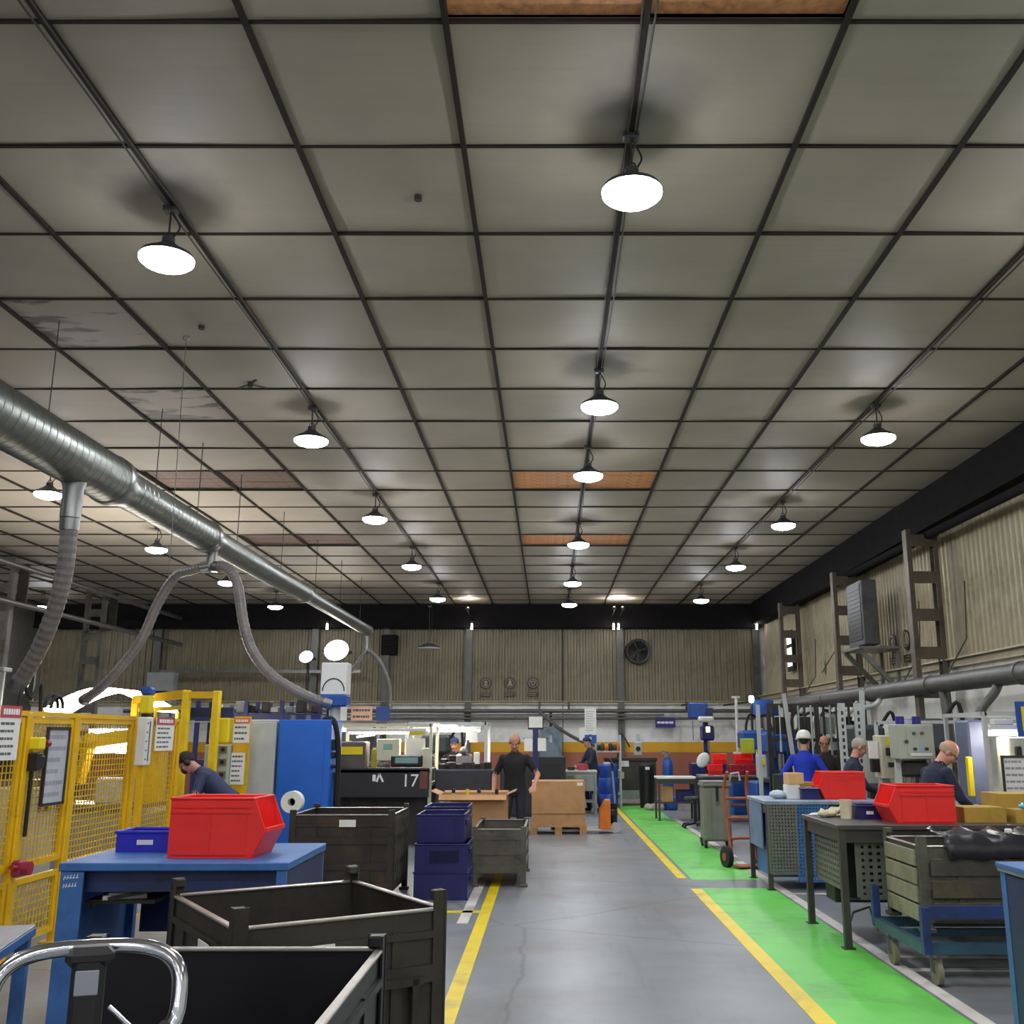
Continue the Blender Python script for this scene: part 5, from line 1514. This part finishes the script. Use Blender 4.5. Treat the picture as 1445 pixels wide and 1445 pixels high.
# ------------------------------------------------------------------ middle and left far area
def workstation(label, loc, w, h, num=None, k=0):
    t = thing('workstation', label, 'machine', loc)
    machine_frame(t, w, .9, h, CREAM if k == 0 else LTGRY, .05)
    B().box((0, -.1, 1.13), (w, 1.0, .06), bev=.008).obj('work_surface', DKSTEEL, t)
    B().box((0, -.58, .96), (w, .04, .44), bev=.004).obj('front_plate', mat('black front plate', '262528', .5), t)
    B().box((0, .1, .55), (w * .95, .7, 1.08)).obj('base_box', DKSTEEL, t)
    o = B().box((0, -.1, h - .1), (w * .86, .34, .06), bev=.01).obj('light_canopy', WHITE, t)
    B().box((0, -.12, h - .145), (w * .8, .16, .03)).obj('tube_light', LAMPC, o)
    return t
wa = workstation('cluttered cream workstation with numbered black front plate left of the man in black', (-2.62, 16.55, 0), 1.5, 1.86, '17', 0)
B().box((.05, -.2, 1.45), (.36, .2, .34), bev=.01).obj('cream_controller', CREAM, wa)
B().box((.05, -.305, 1.5), (.14, .01, .09)).obj('display', mat('dim screen', '7fa59a'), wa)
B().box((.48, -.2, 1.45), (.3, .03, .36)).obj('white_chart', PAPER, wa)
B().box((.5, -.25, 1.73), (.26, .02, .1)).obj('yellow_card', CLEARY, wa)
b = B(); b.box((.36, -.25, 1.28), (.5, .2, .18), bev=.02); o = b.obj('monitor', BLACK, wa)
B().box((.36, -.355, 1.29), (.36, .01, .09)).obj('monitor_screen', mat('dim screen', '7fa59a', .3, emit=.35), o)
b = B(); b.box((-.5, -.2, 1.37), (.42, .4, .42), bev=.02); o = b.obj('grey_bin_box', mat('umber machine box', '5b544c', .5), wa)
B().box((-.5, -.41, 1.44), (.34, .012, .12)).obj('yellow_card', CLEARY, o)
B().box((-.18, -.2, 1.3), (.08, .08, .32)).obj('yellow_post', mat('olive yellow', 'a89c2e', .5), wa)
B().box((.66, -.2, 1.32), (.14, .2, .32), bev=.01).obj('cream_block', CREAM, wa)
def number(txt, parent, loc, size, m):
    cu = bpy.data.curves.new('number', 'FONT'); cu.body = txt; cu.size = size; cu.extrude = .002; cu.align_x = 'CENTER'
    o = bpy.data.objects.new('number', cu); COL.objects.link(o)
    dg = bpy.context.evaluated_depsgraph_get()
    me = bpy.data.meshes.new_from_object(o.evaluated_get(dg))
    bpy.data.objects.remove(o)
    me.materials.clear(); me.materials.append(m)
    n = bpy.data.objects.new('painted_number', me); COL.objects.link(n)
    n.parent = parent; n.location = loc; n.rotation_euler = (PI / 2, 0, 0)
    return n
number('17', wa, (.46, -.605, .90), .27, PAPER)
b = B(); b.box((-.1, -.605, 1.03), (.05, .006, .1), rz=0).bar((-.06, -.605, .97), (-.02, -.605, 1.09), .03, .006, (0, 1, 0)).bar((-.02, -.605, 1.09), (.04, -.605, .97), .03, .006, (0, 1, 0)); b.obj('painted_mark', PAPER, wa)
B().box((.67, -.602, 1.0), (.12, .01, .26)).obj('rust_patch', mat('rust brown plate', '6e4038', .6), wa)
for x, s, c, w in ((-3.35, 'white sheet with pink ring left of the orange notice', PAPER, .18), (-3.02, 'orange and white notice hung over the cream workstation', mat('pale orange sheet', 'e8b79a', .6), .34), (-2.68, 'blue notice beside the orange and white one', mat('notice blue', '2f4f8c', .5), .22)):
    sign_board('notice', s, (x, 16.3, 2.02), 0, w, .22, n=0 if w < .25 else 2, hh=.01, seed=int(-x * 9), board=c, cat='notice')
B().bar((-1.2, -.1, 1.86), (.1, -.1, 1.9), .03).obj('notice_rail', STEEL, wa)
t = thing('task_light', 'slanted warm tube light hung at the left of the cream workstation', 'light', (-3.1, 16.5, 1.75))
b = B(); b.box((0, 0, 0), (.52, .06, .05), rot=Matrix.Rotation(.06, 4, 'Y').to_euler()); b.obj('tube', LAMPC, t)
b = B(); b.box((.12, .05, -.08), (.3, .05, .03), rot=Matrix.Rotation(-.12, 4, 'Y').to_euler()); b.obj('reflector', CREAM, t)
wb = workstation('second workstation with a bright white lamp where a man sits', (-1.75, 17.75, 0), 1.35, 1.9, None, 1)
B().box((-.05, -.3, 1.8), (.42, .3, .12), bev=.03).obj('bright_hood', LAMPC, wb)
B().box((.42, -.3, 1.66), (.2, .02, .2)).obj('white_chart', PAPER, wb)
b = B(); b.box((.3, -.3, 1.26), (.26, .3, .22), bev=.03).cyl((.3, -.4, 1.3), (.36, -.4, 1.6), .03, n=8).ball((.3, -.45, 1.42), .07, 10, 7); b.obj('spindle_head', STEEL, wb)
b = B()
for k in range(8):
    b.box((-.55 + k * .13, -.35, 1.19 + .03 * (k % 3)), (.09, .12, .08 + .06 * (k % 3)), rz=k, bev=.01)
b.obj('clutter', BLACK, wb)
B().box((.52, -.4, 1.28), (.1, .1, .24), bev=.015).obj('white_canister', WHITE, wb)
t = thing('black_bench', 'low black bench front below the second workstation, beside the man', 'bench', (-1.36, 16.5, 0))
B().box((0, 0, .88), (.9, .5, .54), bev=.02).obj('bench_front', mat('charcoal bench', '34343a', .5), t)
for sx in (-.4, .4):
    B().box((sx, 0, .31), (.06, .4, .62)).obj('leg', BLACK, t)
b = B()
for k in range(6):
    b.box((-.36 + k * .14, -.05, 1.18), (.1, .2, .1 + .05 * (k % 2)), rz=k * .5, bev=.01)
b.obj('metal_parts', DKSTEEL, t)
for k, (x, w, h, z) in enumerate(((-.75, .3, .3, 2.0), (-.6, .17, .26, 1.66), (-.25, .17, .26, 1.66))):
    pass
t = thing('notice_stand', 'dark stand holding three white sheets right of the man in black', 'notice board', (-.28, 21.0, 0))
B().box((0, .02, 1.35), (.12, .03, 1.0)).obj('board', DKBLUE, t)
B().box((0, .02, 1.62), (.5, .02, .03)).obj('cross_bar', BLACK, t)
for s in (-.2, .2):
    B().box((s, .03, .5), (.04, .04, 1.0)).obj('stand_leg', BLACK, t)
for x, z, w, h in ((.0, 1.95, .28, .22), (-.15, 1.5, .17, .26), (.13, 1.5, .17, .26)):
    B().box((x, -.003, z), (w, .012, h)).obj('white_sheet', PAPER, t)
B().box((0, .02, 1.93), (.32, .02, .26)).obj('board', DKSTEEL, t)
t = thing('black_cabinet', 'black machine cabinet behind the man in black and the notice stand', 'cabinet', (-.35, 22.3, 0))
B().box((0, 0, .62), (1.4, .7, 1.24), bev=.02).obj('cabinet_body', mat('green black enamel', '23282a', .5), t)
B().box((.3, -.36, .6), (.6, .02, 1.0)).obj('cabinet_door', BLACK, t)
t = thing('switch_panel', 'grey blue electrical switch panel on the end wall over the yellow band', 'switch panel', (.05, 30.9, 1.3))
B().box((0, 0, 0), (.68, .3, 1.3), bev=.02).obj('panel_body', mat('blue grey panel', '74838e', .5), t)
B().box((0, -.155, .1), (.5, .02, .9), bev=.005).obj('panel_door', mat('blue grey panel', '74838e'), t)
B().box((.0, -.17, .3), (.08, .01, .22)).obj('panel_label', LTGRY, t)
B().cyl((0, .05, .65), (0, .05, 1.1), .04, n=8).obj('conduit', DKSTEEL, t)
B().tube(bez([(-.3, 30.6, 2.4), (.3, 30.3, 1.9), (.9, 29.6, 1.55), (1.5, 28.8, 1.35)], 8), .05, 8).obj('slanting_pipe', PIPEG, wall_rear, smooth=True)
gb = table('grey green bench with drawers behind the tall carton', (.32, 23.2, 0), 0, 1.5, .7, .92, LTGRY, GRYEN, .05, True, .25)
for k in range(3):
    o = B().box((-.45 + k * .46, -.36, .65), (.42, .02, .34), bev=.006).obj('drawer', [GRYEN, mat('drawer green', '5f6b62', .5), GRYEN][k], gb)
    B().box((-.45 + k * .46, -.38, .72), (.12, .02, .02)).obj('drawer_handle', STEEL, o)
open_bin('red picking bin on the grey green bench behind the tall carton', (-.2, 23.1, .92), -PI / 2, .3, .36, .26, RED)
for x, m, h in ((.25, CARD, .1), (.5, BRNST, .08), (.75, REDPR, .14)):
    tag(B().box((0, 0, h / 2), (.18, .16, h), bev=.01, rz=x * 3).obj('work_piece', m, None, (x, 23.15, .92)), {.25: 'brown box', .5: 'dark metal piece', .75: 'red piece'}[x] + ' on the grey green bench behind the tall carton', 'piece')
t = thing('banner_post', 'white vertical banner with rows of print and blue foot on a post', 'banner', (1.0, 24.6, 0))
B().box((0, .04, 1.0), (.06, .06, 2.0)).obj('post', DKBLUE, t)
B().box((0, 0, 2.02), (.28, .02, .62)).obj('banner', PAPER, t)
lines(-.11, .11, 1.78, 2.28, 9, -.012, 31).obj('banner_text', mat('faint print', '9a9aa8'), t)
B().box((0, -.0, 1.6), (.28, .03, .2)).obj('blue_foot', mat('bay sign blue', '1f4fa4'), t)
B().box((-.2, .02, 1.72), (.14, .015, .3)).obj('side_sheet', PAPER, t)
B().box((-.02, -.02, 1.62), (.08, .006, .06)).obj('white_emblem', PAPER, t)
t = thing('shelf_rack', 'light steel shelf rack with cluttered top right of the banner', 'rack', (1.45, 25.2, 0))
for sx in (-.3, .3):
    for sy in (-.2, .2):
        B().box((sx, sy, .85), (.035, .035, 1.7)).obj('rack_post', LTGRY, t)
for z in (.3, .85, 1.3):
    B().box((0, 0, z), (.64, .44, .03)).obj('rack_shelf', LTGRY, t)
for k in range(6):
    B().ball((-.24 + .1 * k, -.05, 1.4), (.07, .09, .08 + .03 * (k % 2)), 8, 6).obj('stored_part', [BRNST, mat('moss', '3d4a30', .7), ORANGE][k % 3], t)
t = thing('blue_drum', 'round blue plastic drum with pale lid below the shelf rack', 'drum', (1.4, 24.55, 0))
b = B(); b.lathe([(.22, 0), (.24, .05), (.25, .3), (.235, .33), (.25, .36), (.25, .68), (.235, .71), (.25, .74), (.24, .98), (.2, 1.02), (0, 1.02)], n=24); b.obj('drum_body', mat('drum blue', '2348a8', .35), t, smooth=True)
b = B(); b.cyl((0, 0, 1.02), (0, 0, 1.06), .1, n=16); b.obj('drum_lid', WHITE, t)
t = thing('machine_tool', 'dark machine tool bench with a pale pump at the end of the green walkway', 'machine', (2.05, 26.0, 0))
B().box((0, 0, .62), (1.25, .8, .9), bev=.02).obj('machine_body', mat('umber machine', '38352f', .5, dirt='4c4838'), t)
B().box((0, 0, 1.1), (1.3, .85, .08), bev=.01).obj('machine_top', DKSTEEL, t)
for sx in (-.55, .55):
    for sy in (-.3, .3):
        B().box((sx, sy, .09), (.1, .1, .18)).obj('machine_foot', LTGRY, t)
B().box((0, -.42, .26), (1.2, .02, .2)).obj('lower_panel', GRYEN, t)
B().box((-.18, -.42, 1.0), (.24, .02, .14)).obj('white_plate', PAPER, t)
b = B(); b.box((-.28, -.43, .72), (.2, .06, .16), bev=.01); b.obj('cream_box', CREAM, t)
b = B(); b.box((.2, -.1, 1.36), (.2, .2, .36), bev=.03).cyl((.2, -.1, 1.5), (.2, -.1, 1.72), .04, n=10); o = b.obj('pump', LTGRY, t)
B().cyl((.2, -.205, 1.36), (.2, -.22, 1.36), .06, n=14).obj('pump_dial', BLACK, o)
b = B(); b.bar((-.3, 0, 1.1), (-.2, -.1, 1.75), .05).bar((-.2, -.1, 1.75), (.0, -.1, 1.4), .04); b.obj('lever_arm', BRNST, t)
t = thing('black_bin', 'tall black waste bin left of the blue gas cylinder', 'bin', (2.35, 24.7, 0))
b = B(); b.lathe([(.17, 0), (.2, .9), (.21, .94), (.19, 1.0), (0, 1.03)], n=18); b.obj('bin_body', BLACK, t, smooth=True)
B().box((0, -.2, .92), (.1, .02, .06)).obj('white_label', PAPER, t)
press('dark machine along the end wall behind the cream workstation', (-4.3, 22.5, 0), 1.8, mat('dark grey enamel', '4a4c50'), 1.1, 1)
press('dark machine along the end wall behind the second workstation', (-2.5, 22.5, 0), 1.7, mat('dark green grey enamel', '3c4644'), 1.0, 2)
t = thing('low_machine', 'low dark machine with pipes between electrical cabinet and cream workstation', 'machine', (-3.6, 18.5, 0))
B().box((0, 0, .6), (1.3, .9, 1.2), bev=.03).obj('machine_base', BRNST, t)
b = B()
for k in range(5):
    b.cyl((-.5 + k * .25, -.2, 1.2), (-.5 + k * .25, -.2, 1.35 + .12 * (k % 3)), .06, n=10)
b.obj('valve_row', STEEL, t)
B().tube(bez([(-.5, -.4, 1.2), (-.2, -.5, 1.5), (.2, -.5, 1.4), (.5, -.4, .6)], 6), .035, 8).obj('pipe', GRYEN, t, smooth=True)

t = thing('pipework_rack', 'dark rack of upright pipes and hanging tools behind the white helmeted man', 'rack', (4.75, 18.0, 0))
for sx in (-.85, .0, .85):
    B().box((sx, 0, 1.12), (.07, .07, 2.24)).obj('rack_post', DKSTEEL, t)
for z in (1.05, 1.6, 2.2):
    B().box((0, 0, z), (1.75, .06, .06)).obj('rack_rail', DKSTEEL, t)
rnd = random.Random(12)
for k in range(15):
    x = -.78 + k * .112
    z0 = rnd.uniform(1.2, 1.7); r = rnd.uniform(.018, .04)
    b = B(); b.cyl((x, -.05, z0), (x, -.05, 2.2), r * .6, n=8).cyl((x, -.05, z0 - .14), (x, -.05, z0 + .06), r, n=8)
    b.obj('hanging_tool', [DKSTEEL, LTGRY, BRNST, BLACK, GRYEN][k % 5], t)
for k in range(4):
    B().box((-.6 + k * .4, .05, 1.85), (.26, .08, .3), bev=.01).obj('back_board', [BLACK, DKSTEEL, GRYEN, BLACK][k], t)
B().box((0, .06, .6), (1.7, .3, .85), bev=.02).obj('base_cabinet', mat('dark green grey enamel', '3c4644'), t)
for k, (x, y) in enumerate(((5.6, 20.0), (5.5, 22.0), (4.9, 23.9))):
    t = thing('valve_stand', 'dark valve stand with curved hoses along the right wall, ' + ['nearest', 'middle', 'farthest'][k] + ' of three', 'stand', (x, y, 0))
    B().box((0, 0, .7), (.5, .4, 1.4), bev=.02).obj('stand_body', [DKSTEEL, MBLUE, DKSTEEL][k], t)
    B().cyl((0, 0, 1.4), (0, 0, 2.1), .05, n=10).obj('riser', GRYEN, t)
    for s in (-1, 1):
        B().tube(bez([(0, 0, 2.1), (s * .2, -.1, 2.15), (s * .3, -.15, 1.8), (s * .2, -.15, 1.4)], 6), .03, 8).obj('valve_hose', RUB, t, smooth=True)
    B().box((0, -.1, 1.75), (.2, .16, .2), bev=.02).obj('valve_block', [CREAM, DKSTEEL, GRYEN][k], t)
# ------------------------------------------------------------------ people
LIP = mat('lips', 'a4665c', .5, var=.03)
EYEM = mat('dark eyes', '2a2220', .3)
SHOE = mat('black work shoe', '1b1a1c', .5)
def limb(b, p, q, r0, r1, flat=1.0):
    p, q = Vector(p), Vector(q)
    n = max(2, int((q - p).length / .025))
    pts = [p.lerp(q, i / n) for i in range(n + 1)]
    b.tube(pts, [r0 + (r1 - r0) * i / n for i in range(n + 1)], 14)
    b.ball(p, r0, 12, 8); b.ball(q, r1, 12, 8)
def ik(s, h, l1, l2, hint):
    s, h, hint = Vector(s), Vector(h), Vector(hint)
    d = h - s
    L = min(d.length, (l1 + l2) * .995)
    u = d.normalized()
    h = s + u * L
    a = (l1 * l1 - l2 * l2 + L * L) / (2 * L)
    k = math.sqrt(max(0, l1 * l1 - a * a))
    n = (hint - u * hint.dot(u)).normalized()
    return s + u * a + n * k, h
def person(label, loc, rz, shirt, trousers, hairm=None, hair='cap', sleeve='short', lean=.06, headp=.2, heady=0., sc_=1.0, hands=None, feet=((.12, .02), (-.12, -.05)), extra=None, skin=None, hip=.93, curl=.9):
    skin = skin or SKIN
    mats = [skin, shirt, trousers, SHOE, LIP, hairm or skin]
    b = B()
    P = Vector((0, 0, hip))
    d = Vector((0, math.sin(lean), math.cos(lean)))
    f = Vector((0, math.cos(lean), -math.sin(lean)))
    X = Vector((1, 0, 0))
    # trunk as one loft of elliptical rings
    prof = [(-.10, .15, .105), (-.04, .172, .122), (.04, .168, .118), (.12, .155, .112), (.20, .155, .115), (.30, .172, .124), (.38, .182, .122), (.44, .172, .105), (.485, .13, .08), (.52, .07, .062), (.54, .06, .058)]
    n = 22
    b.m = 1
    rings = []
    for i in range(len(prof) - 1):
        for k in range(3):
            t = k / 3
            rings.append([prof[i][q] * (1 - t) + prof[i + 1][q] * t for q in range(3)])
    rings.append(list(prof[-1]))
    split = 0
    vs_ = []
    for s, w, dep in rings:
        for j in range(n):
            a = 2 * PI * j / n
            vs_.append(P + d * s + X * (w * math.cos(a)) + f * (dep * math.sin(a) + .012 * math.sin(PI * max(0, min(1, s / .5)))))
    R = len(rings)
    for i in range(R - 1):
        b.m = 2 if rings[i][0] < .02 else 1
        b.add([], [])
        o = 0
    o0 = len(b.v)
    b.v += [tuple(v) for v in vs_]
    for i in range(R - 1):
        for j in range(n):
            b.f.append((o0 + i * n + j, o0 + i * n + (j + 1) % n, o0 + (i + 1) * n + (j + 1) % n, o0 + (i + 1) * n + j))
            b.mi.append(2 if rings[i][0] < .0 else 1)
    b.f.append(tuple(o0 + j for j in range(n))[::-1]); b.mi.append(2)
    b.f.append(tuple(o0 + (R - 1) * n + j for j in range(n))); b.mi.append(1)
    # neck and head
    hm = Matrix.Rotation(heady, 3, 'Z') @ Matrix.Rotation(-headp, 3, 'X')
    neck = P + d * .50
    hu = hm @ Vector((0, 0, 1)); hf = hm @ Vector((0, 1, 0)); hx = hm @ Vector((1, 0, 0))
    hc = neck + (d * .6 + hu * .4).normalized() * .10 + hu * .085 + hf * .012
    b.m = 0
    limb(b, neck, hc - hu * .05 - hf * .01, .056, .052)
    def hp(x, y, z):
        return hc + hx * x + hf * y + hu * z
    b.ball(hp(0, -.008, .03), (.076, .096, .09), 20, 14, hm)
    b.ball(hp(0, .022, -.045), (.06, .072, .075), 18, 12, hm)
    b.ball(hp(0, .062, -.092), (.03, .03, .026), 12, 8, hm)          # chin
    b.ball(hp(0, .074, .022), (.052, .02, .014), 12, 8, hm)          # brow
    limb(b, hp(0, .086, .012), hp(0, .108, -.030), .010, .0145)      # nose
    for s in (-1, 1):
        b.ball(hp(s * .078, -.005, -.012), (.012, .02, .033), 10, 8, hm)
        b.ball(hp(s * .038, .066, -.028), (.024, .022, .022), 10, 8, hm)
    b.m = 4
    b.ball(hp(0, .088, -.062), (.024, .009, .008), 12, 8, hm)
    # arms
    hands = hands or ((.25, .16, .86), (-.25, .16, .86))
    sleeves = []
    for s, H in zip((1, -1), hands):
        S = P + d * .43 + X * (s * .178)
        E, W = ik(S, H, .29, .26, (s * .7, -.6, -.35))
        b.m = 1
        limb(b, P + d * .41 + X * (s * .12), S, .07, .062)
        if sleeve == 'short':
            M_ = S.lerp(E, .72)
            limb(b, S, M_, .060, .052)
            b.m = 0
            limb(b, M_, E, .043, .039)
            limb(b, E, W, .040, .028)
        else:
            limb(b, S, E, .060, .048)
            limb(b, E, E.lerp(W, .92), .047, .037)
            b.m = 0
            limb(b, E.lerp(W, .9), W, .029, .028)
        # hand: palm, four fingers, thumb off its side
        u = (W - E).normalized()
        side = u.cross(Vector((0, 0, 1)))
        if side.length < .2:
            side = Vector((s, 0, 0))
        side.normalize()
        nrm = side.cross(u).normalized()
        if nrm.z > 0:
            nrm = -nrm
        side = nrm.cross(u).normalized()
        b.m = 0
        for k in range(4):
            w = (k - 1.5) * .021
            b.tube([W + u * .005 + side * w * .7, W + u * .05 + side * w, W + u * .085 + side * w], [.014, .0155, .012], 10)
            l = (.033, .04, .038, .03)[k]
            k0 = W + u * .085 + side * w * 1.15
            k1 = k0 + (u * math.cos(.35 * curl) + nrm * math.sin(.35 * curl)) * l + side * w * .18
            k2 = k1 + (u * math.cos(1.1 * curl) + nrm * math.sin(1.1 * curl)) * l * .8
            limb(b, k0, k1, .0108, .0098); limb(b, k1, k2, .0098, .0085)
        ts = -s if side.dot(X) > 0 else s
        th0 = W + u * .025 + side * ts * .028
        th1 = th0 + (u * .6 + side * ts * .75 + nrm * .25).normalized() * .04
        limb(b, th0, th1, .0135, .0115); limb(b, th1, th1 + (u * .9 + nrm * .35 + side * ts * .1).normalized() * .032, .0112, .009)
    # legs and shoes
    for s, F in zip((1, -1), feet):
        hj = P + X * (s * .088) - Vector((0, 0, .04))
        an = Vector((F[0] if s > 0 else F[0], F[1], .085))
        K, A = ik(hj, an, .43, .42, (0, 1, 0))
        b.m = 2
        limb(b, hj, K, .088, .062)
        limb(b, K, A + Vector((0, 0, .0)), .062, .050)
        b.m = 3
        b.ball(A + Vector((0, -.01, -.035)), (.042, .055, .048), 12, 8)
        b.ball(A + Vector((s * .01, .09, -.052)), (.045, .105, .032), 14, 8)
        b.box(A + Vector((s * .01, .06, -.075)), (.075, .24, .02), bev=.008)
    me = b.mesh('src')
    for m_ in mats:
        me.materials.append(m_)
    ob = bpy.data.objects.new('src', me)
    COL.objects.link(ob)
    md = ob.modifiers.new('r', 'REMESH'); md.mode = 'VOXEL'; md.voxel_size = .0092
    sm = ob.modifiers.new('s', 'SMOOTH'); sm.iterations = 2; sm.factor = .4
    dg = bpy.context.evaluated_depsgraph_get()
    out = bpy.data.meshes.new_from_object(ob.evaluated_get(dg))
    kd = kdtree.KDTree(len(b.f))
    own = []
    for i, fc in enumerate(b.f):
        c = Vector((0, 0, 0))
        for v in fc:
            c += Vector(b.v[v])
        kd.insert(c / len(fc), i)
    kd.balance()
    out.materials.clear()
    for m_ in mats:
        out.materials.append(m_)
    idx = [b.mi[kd.find(p.center)[1]] for p in out.polygons]
    out.polygons.foreach_set('material_index', idx)
    out.polygons.foreach_set('use_smooth', [True] * len(idx))
    bpy.data.objects.remove(ob)
    t = thing('person', label, 'person', loc, rz)
    t.scale = (sc_, sc_, sc_)
    o = bpy.data.objects.new('body', out); COL.objects.link(o); o.parent = t
    e = B()
    for s in (-1, 1):
        e.ball(hp(s * .031, .083, -.004), (.010, .005, .0045), 8, 6, hm)
    e.obj('eyes', EYEM, t, smooth=True)
    if hairm is not None and hair != 'none':
        h = B()
        vs_, fs = [], []
        nu, nv = 24, 10
        for i in range(nv + 1):
            for j in range(nu):
                a = 2 * PI * j / nu
                front = math.sin(a)                  # +1 at the forehead
                if hair == 'cap':
                    lo = -.35 - .55 * max(0, -front) + .75 * max(0, front)
                    z0, z1 = math.asin(max(-.95, min(.95, lo))), PI / 2
                else:                                # fringe round the back of a bald head
                    z0, z1 = -.75, .12 - .5 * max(0, front)
                    if front > .55:
                        z1 = z0 = -.1
                z = z0 + (z1 - z0) * i / nv
                vs_.append(hp(.0805 * math.cos(z) * math.cos(a), -.012 + .1 * math.cos(z) * math.sin(a), .03 + .096 * math.sin(z)))
        h.add(vs_, [(i * nu + j, i * nu + (j + 1) % nu, (i + 1) * nu + (j + 1) % nu, (i + 1) * nu + j) for i in range(nv) for j in range(nu)])
        ho = h.obj('hair', hairm, t, smooth=True)
        ho.modifiers.new('thickness', 'SOLIDIFY').thickness = .008
    if extra:
        extra(t, hp, hm)
    return t
def helmet(t, hp, hm):
    h = B(); h.lathe([(.118, -.005), (.112, .03), (.098, .075), (.07, .108), (.03, .122), (0, .125)], hp(0, -.008, .05), 24, hm)
    h.obj('helmet', mat('white helmet plastic', 'ecece4', .3, var=.02), t, smooth=True)
    h = B(); h.lathe([(.112, -.004), (.14, -.014), (.14, -.02), (.1, -.012)], hp(0, .01, .05), 24, hm)
    h.obj('helmet_brim', mat('white helmet plastic', 'ecece4'), t, smooth=True)
def glasses(t, hp, hm):
    g = B()
    for s in (-1, 1):
        g.tube([hp(s * .034 + .023 * math.cos(a), .098, .0 + .017 * math.sin(a)) for a in [k * PI / 7 for k in range(14)]], .003, 5, closed=True)
        g.tube([hp(s * .057, .096, .004), hp(s * .08, .05, .006), hp(s * .082, -.02, .0)], .003, 5)
    g.tube([hp(-.011, .1, .004), hp(.011, .1, .004)], .003, 5)
    g.obj('glasses', BLACK, t)
def earmuffs(t, hp, hm):
    g = B()
    for s in (-1, 1):
        g.ball(hp(s * .092, -.005, -.01), (.022, .036, .045), 12, 8, hm)
    g.tube([hp(.095 * math.cos(a), -.005, .0 + .135 * math.sin(a)) for a in [k * PI / 14 for k in range(15)]], .009, 6)
    g.obj('ear_defenders', BLACK, t, smooth=True)
    g = B(); g.ball(hp(0, .085, -.05), (.05, .035, .045), 12, 8, hm); g.obj('face_mask', BLACK, t, smooth=True)
def cap(t, hp, hm):
    g = B(); g.lathe([(.086, 0), (.084, .03), (.06, .06), (0, .072)], hp(0, -.005, .055), 20, hm); g.obj('cap_crown', mat('navy cap cloth', '2b3d66', .8), t, smooth=True)
    g = B(); g.box(hp(0, .11, .055), (.13, .09, .008), bev=.003); g.obj('cap_peak', mat('navy cap cloth', '2b3d66'), t)
BK = mat('black work cloth', '1d1d20', .85, var=.2)
NV = mat('navy work cloth', '23283f', .85, var=.2)
NV2 = mat('faded navy cloth', '343a5c', .85, var=.15)
RB = mat('royal blue work cloth', '2038b8', .8, var=.15)
DKT = mat('dark trouser cloth', '22222c', .85, var=.2)
BROWNH = mat('dark brown hair', '2e2420', .8)
GREYH = mat('grey hair', 'a89f94', .8)
person('bald man in black short sleeved shirt looking down beside the open carton', (-.5, 14.95, 0), PI - .15, BK, DKT, BROWNH, 'fringe', 'short', .05, .5, .15, .99,
       ((.30, .10, .86), (-.33, .26, .98)), ((.12, .05), (-.13, -.06)))
person('man in dark navy overalls bending over the bench by the white banner', (1.05, 23.75, 0), PI / 2 + .35, NV, NV, BROWNH, 'cap', 'long', .22, .45, 0, .97,
       ((.16, .42, 1.02), (-.14, .44, 1.05)), ((.12, .10), (-.12, -.12)), cap)
person('man in dark cap and jacket facing forward behind the second workstation', (-1.72, 18.75, 0), PI - .1, BK, DKT, BROWNH, 'cap', 'long', .12, .3, 0, .95,
       ((.2, .33, 1.0), (-.2, .33, 1.0)), extra=cap)
person('man in navy T-shirt with ear defenders bent over inside the yellow gateway', (-3.68, 11.95, 0), PI / 2 + .25, NV2, DKT, BROWNH, 'cap', 'short', .85, .9, 0, 1.0,
       ((.2, .62, .95), (-.2, .62, .95)), ((.13, .08), (-.13, -.1)), earmuffs)
person('man in royal blue work jacket and white helmet, seen from behind at right', (3.87, 15.5, 0), -.45, RB, DKT, BROWNH, 'cap', 'long', .05, .12, .15, .985,
       ((.3, .15, .92), (-.3, .1, .9)), extra=helmet)
person('man with glasses and dark jacket facing the white helmeted man', (4.38, 16.2, 0), PI - .45, mat('brown black jacket', '2a2220', .85), DKT, BROWNH, 'fringe', 'long', .04, .12, .2, .965,
       extra=glasses, skin=mat('tanned skin', 'b47f66', .55, var=.06))
person('grey haired man in dark navy jumper turned to the right over the red bin', (3.76, 12.95, 0), -PI / 2 - .2, mat('blue black jumper', '242c40', .85), DKT, GREYH, 'cap', 'long', .2, .45, .1, .96,
       ((.18, .42, 1.0), (-.18, .42, 1.0)))
person('balding man in navy jumper looking down beside the assembly station', (3.78, 10.3, 0), -PI / 2 + .25, NV, DKT, mat('thin pale hair', 'b59a86', .8), 'fringe', 'long', .32, .75, -.5, .97,
       ((.2, .4, .98), (-.2, .4, 1.0)), extra=glasses, skin=mat('pale skin', 'd49a80', .55, var=.06))
